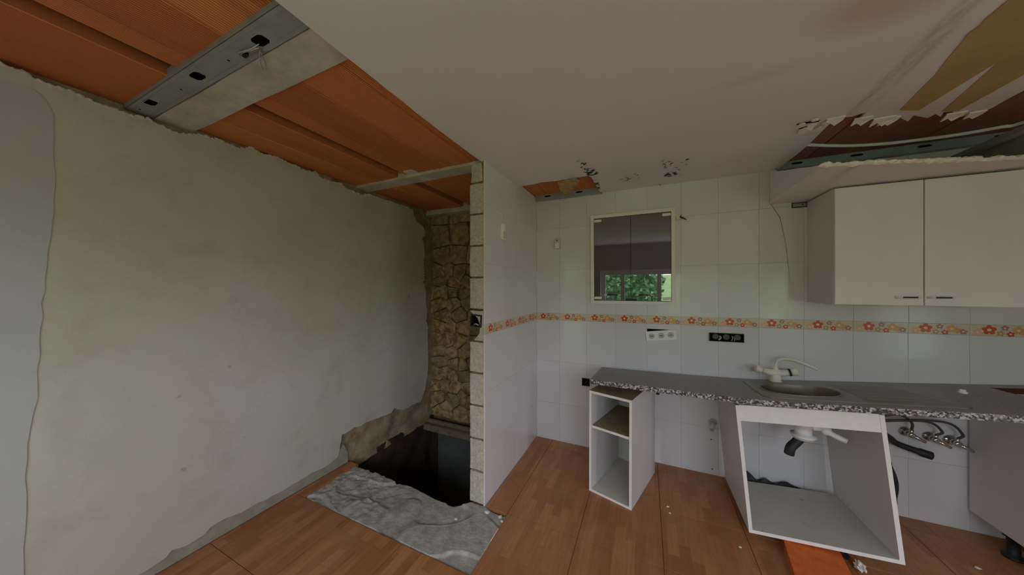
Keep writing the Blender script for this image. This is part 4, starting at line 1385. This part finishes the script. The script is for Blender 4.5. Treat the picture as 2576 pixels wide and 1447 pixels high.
# small leftovers on the worktop
q = at_z(2422, 976, 0.905)
MB(M['white_plastic']).lathe([(0.016, 0.0), (0.018, 0.008), (0.011, 0.012), (0.011, 0.02), (0.004, 0.022)], (0, 0, 0), 'Z', 16).build('bottle_stopper', loc=(q.x, q.y, ztop(q.x, q.y)), label='small white plastic cap on the worktop near the hob cut-out', cat='cap')
# board under the hob cut-out
hb = empty('base_cabinet', (1.755, 2.13, 0.135), label='grey-sided base cabinet on a black leg at the right edge', cat='cabinet')
MB(M['laminate_grey']).plate([(0.02, 0), (0.60, 0), (0.60, 0.708), (0.02, 0.735)], [], lambda a, b, t: (t, a, b), 0, 0.016).build('side_panel', hb)
MB(M['laminate_grey']).box(0.584, 0.60, 0.02, 0.60, 0, 0.74).build('side_panel', hb)
MB(M['laminate_grey']).box(0.016, 0.584, 0.02, 0.60, 0, 0.016).build('bottom_panel', hb)
MB(M['red_void']).box(0.016, 0.584, 0.04, 0.60, 0.66, 0.676).build('inner_shelf', hb, label='dark reddish board under the hob cut-out')
MB(M['laminate']).box(0.002, 0.598, 0.0, 0.018, 0.005, 0.725, bev=0.002).build('door', hb)
for (x, y) in ((0.05, 0.44), (0.55, 0.44), (0.05, 0.08), (0.55, 0.08)):
    MB(M['black_plastic']).lathe([(0.036, -0.135), (0.036, -0.125), (0.022, -0.12), (0.022, -0.03), (0.034, -0.024), (0.034, 0.0)], (x, y, 0), 'Z', 18).build('leg', hb)
# plinth strip fallen on the floor below it
pa, pb = Vector((1.862, 2.60, 0)), Vector((1.885, 1.95, 0))
ps = empty('plinth_strip', ((pa.x + pb.x) / 2, (pa.y + pb.y) / 2, 0), (0, 0, math.atan2(pb.y - pa.y, pb.x - pa.x)), label='grey aluminium plinth strip lying on the floor by the black leg', cat='plinth')
hl = (pb - pa).length / 2
MB(M['aluminium']).box(-hl, hl, -0.009, 0.009, 0.0, 0.034, bev=0.002).build('board', ps)
MB(M['black_plastic']).box(-hl, hl, -0.003, 0.003, 0.034, 0.042).build('seal', ps)

# ---- tilted sink base cabinet, doorless, propped on a hollow brick
sbr = empty('sink_cabinet', (0.544, 2.129, 0.039), (-0.036, -0.082, -0.001), label='tilted white sink base cabinet without doors propped on a brick', cat='cabinet')
CW, CH, CD = 0.623, 0.728, 0.575
tk = 0.018
MB(M['laminate_grey'], M['edge_white']).plate([(0.003, 0), (CD, 0), (CD, CH - 0.04), (0.003, CH - 0.006)], [], lambda a, b, t: (t, a, b), 0, tk).box(0, tk, 0, 0.003, 0, CH - 0.006, 1).build('side_panel', sbr)
MB(M['laminate_grey'], M['edge_white']).plate([(0.003, 0), (CD, 0), (CD, CH - 0.04), (0.003, CH - 0.006)], [], lambda a, b, t: (t, a, b), CW - tk, CW).box(CW - tk, CW, 0, 0.003, 0, CH - 0.006, 1).build('side_panel', sbr)
MB(M['dusty'], M['edge_white']).box(tk, CW - tk, 0.003, CD - 0.03, 0, tk).box(tk, CW - tk, 0, 0.003, 0, tk, 1).build('bottom_panel', sbr)
MB(M['edge_white']).box(tk, CW - tk, 0.002, 0.018, CH - 0.095, CH - 0.003).build('front_rail', sbr)
MB(M['laminate_grey']).box(tk, CW - tk, CD - 0.03, CD - 0.014, CH - 0.12, CH - 0.045).build('back_rail', sbr)

# hollow clay brick under its front edge
hx, hy = at_z(1975, 1440, 0.0).x, 0
bk = empty('hollow_brick', (0.688, 2.045, 0.0), (0, 0, -0.15), label='orange hollow clay brick under the tilted sink cabinet', cat='brick')
BL, BW, BH = 0.235, 0.30, 0.048
bz = 0.0
m = MB(M['terracotta'])
wall_t = 0.007
hl_ = []
for a in range(4):
    cw_ = (BW - wall_t) / 4
    y0 = -BW / 2 + wall_t + cw_ * a
    hl_.append([(y0, wall_t), (y0 + cw_ - wall_t, wall_t), (y0 + cw_ - wall_t, BH - wall_t), (y0, BH - wall_t)])
m.plate([(-BW / 2, 0), (BW / 2, 0), (BW / 2, BH), (-BW / 2, BH)], hl_, lambda a, b, t: (t, a, b), 0.0, BL)
m.build('clay_body', bk)
MB(M['black_hole']).box(0.03, 0.034, -BW / 2 + 0.002, BW / 2 - 0.002, 0.002, BH - 0.002).build('brick_hole_shade', bk)  # black sheet stands in for the shade deep in the holes

# ---- narrow doorless base cabinet standing askew at the left
st_ = empty('narrow_cabinet', (-0.374, 2.167, 0.0), (0, 0.003, -0.285), label='narrow white doorless cabinet with one shelf standing askew on the floor', cat='cabinet')
NW, NH, ND = 0.299, 0.72, 0.53
t2 = 0.016
MB(M['laminate_grey'], M['edge_white']).box(0, t2, 0.003, ND, 0, NH).box(0, t2, 0, 0.003, 0, NH, 1).build('side_panel', st_)
MB(M['laminate_grey'], M['edge_white']).box(NW - t2, NW, 0.003, ND, 0, NH).box(NW - t2, NW, 0, 0.003, 0, NH, 1).build('side_panel', st_)
MB(M['dusty'], M['edge_white']).box(t2, NW - t2, 0.003, ND, 0.0, t2).box(t2, NW - t2, 0, 0.003, 0.0, t2, 1).build('bottom_panel', st_)
MB(M['raw_board'], M['edge_white']).box(t2, NW - t2, 0.003, ND, NH - t2, NH).box(t2, NW - t2, 0, 0.003, NH - t2, NH, 1).box(0, NW, 0.004, ND, NH, NH + 0.0012).build('top_panel', st_)
MB(M['raw_board'], M['edge_white']).box(t2, NW - t2, 0.012, ND - 0.03, 0.455, 0.471).box(t2, NW - t2, 0.009, 0.012, 0.455, 0.471, 1).build('shelf', st_)
MB(M['laminate_grey']).box(t2, NW - t2, ND - 0.01, ND - 0.004, 0.30, NH - t2).build('back_panel', st_)
MB(M['laminate_grey']).box(t2, 0.15, ND - 0.01, ND - 0.004, t2, 0.30).build('back_panel', st_)
MB(M['rag_shadow_black']).box(0.20, 0.285, 0.30, 0.40, NH + 0.0015, NH + 0.02, bev=0.006).build('corner_bracket', st_, label='dark bracket on the top')

# ---- plumbing on the wall
sv_pos = ((1.4995, 0.545, 'left'), (1.601, 0.534, 'middle'), (1.687, 0.530, 'right'))
lab = ['chrome stopcock on the wall nearest the tilted sink cabinet', 'middle one of three chrome stopcocks below the worktop', 'chrome stopcock nearest the grey-sided base cabinet']
hz = [((1.500, 0.63), (1.44, 0.665), (1.33, 0.64)), ((1.625, 0.60), (1.55, 0.645), (1.34, 0.615)), ((1.705, 0.60), (1.62, 0.655), (1.35, 0.625))]
for (x, z, side), lb, hp in zip(sv_pos, lab, hz):
    v_ = empty('stopcock', (x, YB, z), label=lb, cat='stopcock', group='stopcocks below the worktop')
    MB(M['chrome']).lathe([(0.03, -0.001), (0.03, -0.004), (0.022, -0.012), (0.012, -0.016), (0.011, -0.04), (0.016, -0.042), (0.016, -0.062), (0.009, -0.066)], (0, 0, 0), 'Y', 20).build('body', v_)
    MB(M['chrome']).tube([(0.0, -0.05, -0.0), (0.022, -0.06, -0.012), (0.05, -0.072, -0.028)], [0.012, 0.010, 0.008], 10).build('lever', v_)
    MB(M['chrome']).tube([(0.0, -0.05, 0.008), (0.002, -0.05, 0.034)], 0.010, 10).build('outlet', v_)
    pts = [(0.002, -0.05, 0.03), (hp[0][0] - x + 0.0, -0.055, hp[0][1] - z - 0.01), (hp[1][0] - x, -0.07, hp[1][1] - z), (hp[2][0] - x, -0.09, hp[2][1] - z)]
    MB(M['hose_grey']).tube(smooth_path(pts, 6), 0.0065, 10).build('hose', v_)
dh = [(1.33, 2.62, 0.56), (1.40, 2.68, 0.51), (1.44, 2.70, 0.476), (1.52, 2.69, 0.452), (1.575, 2.68, 0.44)]
d_ = MB(M['rubber']).tube(smooth_path(dh, 5), [0.018] * 16 + [0.024] * 5, 12, hollow=True).build('drain_hose', label='thick black drain hose ending in the air below the stopcocks', cat='hose')
cl = [at_y(u, v, 2.60) for u, v in ((2226, 1150), (2238, 1172), (2250, 1200), (2254, 1225), (2250, 1252), (2240, 1275))]
MB(M['rubber']).tube(smooth_path([(1.18, 2.62, 0.62)] + list(cl) + [(1.2, 2.60, 0.06)], 4), 0.011, 10).build('washer_hose', label='black hose bowing out behind the right side of the sink cabinet', cat='hose')
q = at_y(1793, 1062, YB)
ps_ = empty('pipe_stub', (q.x, YB, q.z), label='grey capped pipe stub on the tiles between the two open cabinets', cat='pipe')
MB(M['grey_plastic']).lathe([(0.028, -0.001), (0.028, -0.006), (0.019, -0.010), (0.019, -0.016)], (0, 0, 0), 'Y', 20).build('wall_flange', ps_)
MB(M['grey_plastic']).tube([(0.0, -0.012, 0.0), (-0.01, -0.04, -0.012), (-0.02, -0.085, -0.03)], [0.017, 0.016, 0.016], 14, hollow=True).build('pipe', ps_)
for (u, v, lb) in ((1789, 1106, 'upper dark drill hole in the tiles below the pipe stub'), (1792, 1180, 'lower dark drill hole in the tiles near the floor')):
    q = at_y(u, v, YB)
    MB(M['black_hole']).lathe([(0.005, -0.0014), (0.005, -0.0004), (0.002, -0.0004)], (0, 0, 0), 'Y', 10).build('drill_hole', loc=(q.x, YB, q.z), label=lb, cat='hole')
q = at_y(1655, 989, YB)
MB(M['black_plastic']).box(-0.012, 0.012, -0.01, 0.0, -0.012, 0.012, bev=0.002).build('wall_clip', loc=(q.x, YB, q.z), label='tiny black square clip on the wall under the worktop edge', cat='clip')

# black strip standing in for the shadow behind the sink cabinet's floor panel
shadow_mesh = MB(M['rag_shadow_black'])
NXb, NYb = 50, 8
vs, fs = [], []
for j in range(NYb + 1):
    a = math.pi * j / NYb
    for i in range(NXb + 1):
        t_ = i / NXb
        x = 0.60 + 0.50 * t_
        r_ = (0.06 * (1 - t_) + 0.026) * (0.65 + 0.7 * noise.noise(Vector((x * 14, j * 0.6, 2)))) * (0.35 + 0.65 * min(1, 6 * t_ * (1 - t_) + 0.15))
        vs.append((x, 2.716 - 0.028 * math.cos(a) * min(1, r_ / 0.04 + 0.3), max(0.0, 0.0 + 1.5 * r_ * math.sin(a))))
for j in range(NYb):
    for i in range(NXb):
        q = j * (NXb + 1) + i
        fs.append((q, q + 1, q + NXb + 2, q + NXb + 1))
shadow_mesh.add(vs, fs, 0)
shadow_mesh.build('shadow_strip', label='crumpled black strip standing in for shadow on the floor behind the sink cabinet', cat='shadow strip', fixn=False)

# ---- plaster crumbs on the floor and on the cement strip
crumbs = [((1147, 1302), 0.011, 'white plaster crumb in the middle of the cement strip'), ((1258, 1297), 0.013, 'white plaster crumb at the right corner of the cement strip'), ((1262, 1313), 0.009, 'smaller white crumb below the one at the strip right corner'), ((1225, 1288), 0.016, 'flat plaster scrap at the foot of the block partition'), ((900, 1200), 0.008, 'tiny white crumb on the rough left end of the cement strip'), ((1680, 1276), 0.008, 'white crumb on the floor tiles right of the narrow cabinet'), ((1685, 1292), 0.007, 'tiny crumb below another right of the narrow cabinet'), ((2460, 1431), 0.010, 'white crumb on the dark floor at the lower right'), ((1862, 1378), 0.007, 'tiny crumb on the floor left of the hollow brick')]
for (u, v), s, lb in crumbs:
    p = at_z(u, v, 0.0)
    on_strip = p.x < -0.82 and p.y > 1.28
    bm = bmesh.new()
    bmesh.ops.create_icosphere(bm, subdivisions=2, radius=1)
    sd = R.uniform(0, 50)
    for q in bm.verts:
        q.co = q.co * (0.8 + 0.45 * noise.noise(q.co * 1.7 + Vector((sd, 0, 0))))
        q.co = Vector((q.co.x * s * 1.3, q.co.y * s, max(-0.3, q.co.z) * s * 0.7 + 0.2 * s))
    mm = MB(M['plaster_chip'])
    mm.from_bm(bm)
    mm.build('plaster_crumb', loc=(p.x, p.y, (lump(p.x, p.y) if on_strip else 0.001)), label=lb, cat='crumb', group='plaster crumbs')
# wad of white plaster with a dark rag beside the brick
p = at_z(2163, 1425, 0.012)
bm = bmesh.new()
bmesh.ops.create_icosphere(bm, subdivisions=3, radius=1)
for q in bm.verts:
    n_ = noise.fractal(q.co * 1.8 + Vector((4, 0, 0)), 0.8, 2.0, 4)
    q.co = q.co * (0.75 + 0.5 * n_)
    q.co = Vector((q.co.x * 0.024, q.co.y * 0.036, max(q.co.z, -0.5) * 0.022 + 0.011))
mm = MB(M['plaster_chip'])
mm.from_bm(bm, 0)
mm.build('plaster_wad', loc=(p.x, p.y, 0.001), label='crumpled white plaster wad on the floor right of the hollow brick', cat='plaster wad')
bm = bmesh.new()
bmesh.ops.create_icosphere(bm, subdivisions=3, radius=1)
for q in bm.verts:
    n_ = noise.fractal(q.co * 2.2 + Vector((9, 0, 0)), 0.8, 2.0, 4)
    q.co = q.co * (0.75 + 0.5 * n_)
    q.co = Vector((q.co.x * 0.045, q.co.y * 0.05, max(q.co.z, -0.5) * 0.02 + 0.010))
mm = MB(M['rag_shadow_black'])
mm.from_bm(bm, 0)
mm.build('dark_rag', loc=(p.x - 0.045, p.y + 0.075, 0.001), label='dark crumpled rag on the floor under the sink cabinet edge', cat='rag')

# =================================================================== OUTSIDE (seen in the glass doors' reflection)
MB(M['lawn']).add([(-30, -40, 3.2), (30, -40, 3.2), (30, YF - 0.3, -0.3), (-30, YF - 0.3, -0.3)], [(0, 1, 2, 3)]).build('ground', kind='structure')
MB(M['bounce_paving']).box(-6, 8, -6.0, YF - 0.3, -0.6, -0.22).box(XR + 0.25, 7, YF - 0.3, 4, -0.6, -0.22).build('ground_bounce', kind='structure')  # unseen pale ground, added to bounce light up indoors
rt = random.Random(3)


def tree(x, y, h, r, label, dense):
    root = empty('garden_tree', (x, y, -0.35), label=label, cat='tree', group='trees outside the window')
    MB(M['bark']).tube([(0, 0, 0), (0.05, 0.02, h * 0.3), (0, 0.05, h * 0.7)], [0.12, 0.09, 0.05], 8).build('trunk', root)
    m = MB(M['leaf'])
    for _ in range(dense):
        th, ph, rr = rt.uniform(0, 6.28), math.acos(rt.uniform(-1, 1)), r * rt.uniform(0.55, 1.0)
        c = Vector((rr * math.sin(ph) * math.cos(th), rr * math.sin(ph) * math.sin(th), h * 0.58 + h * 0.42 * rr / r * math.cos(ph)))
        a = Vector((rt.uniform(-1, 1), rt.uniform(-1, 1), rt.uniform(-1, 1))).normalized() * 0.075
        b = a.cross(Vector((rt.uniform(-1, 1), rt.uniform(-1, 1), rt.uniform(-1, 1)))).normalized() * 0.045
        m.add([c - a, c + b, c + a, c - b], [(0, 1, 2, 3)])
    m.build('crown', root, fixn=False)


tree(-1.0, -4.4, 3.4, 1.5, 'dense bushy tree close outside the window', 7000)
tree(3.0, -9.5, 3.8, 1.8, 'round tree standing further off on the grass', 4000)
tree(-4.5, -7.5, 4.2, 2.0, 'tall leafy tree left of the window view', 1500)
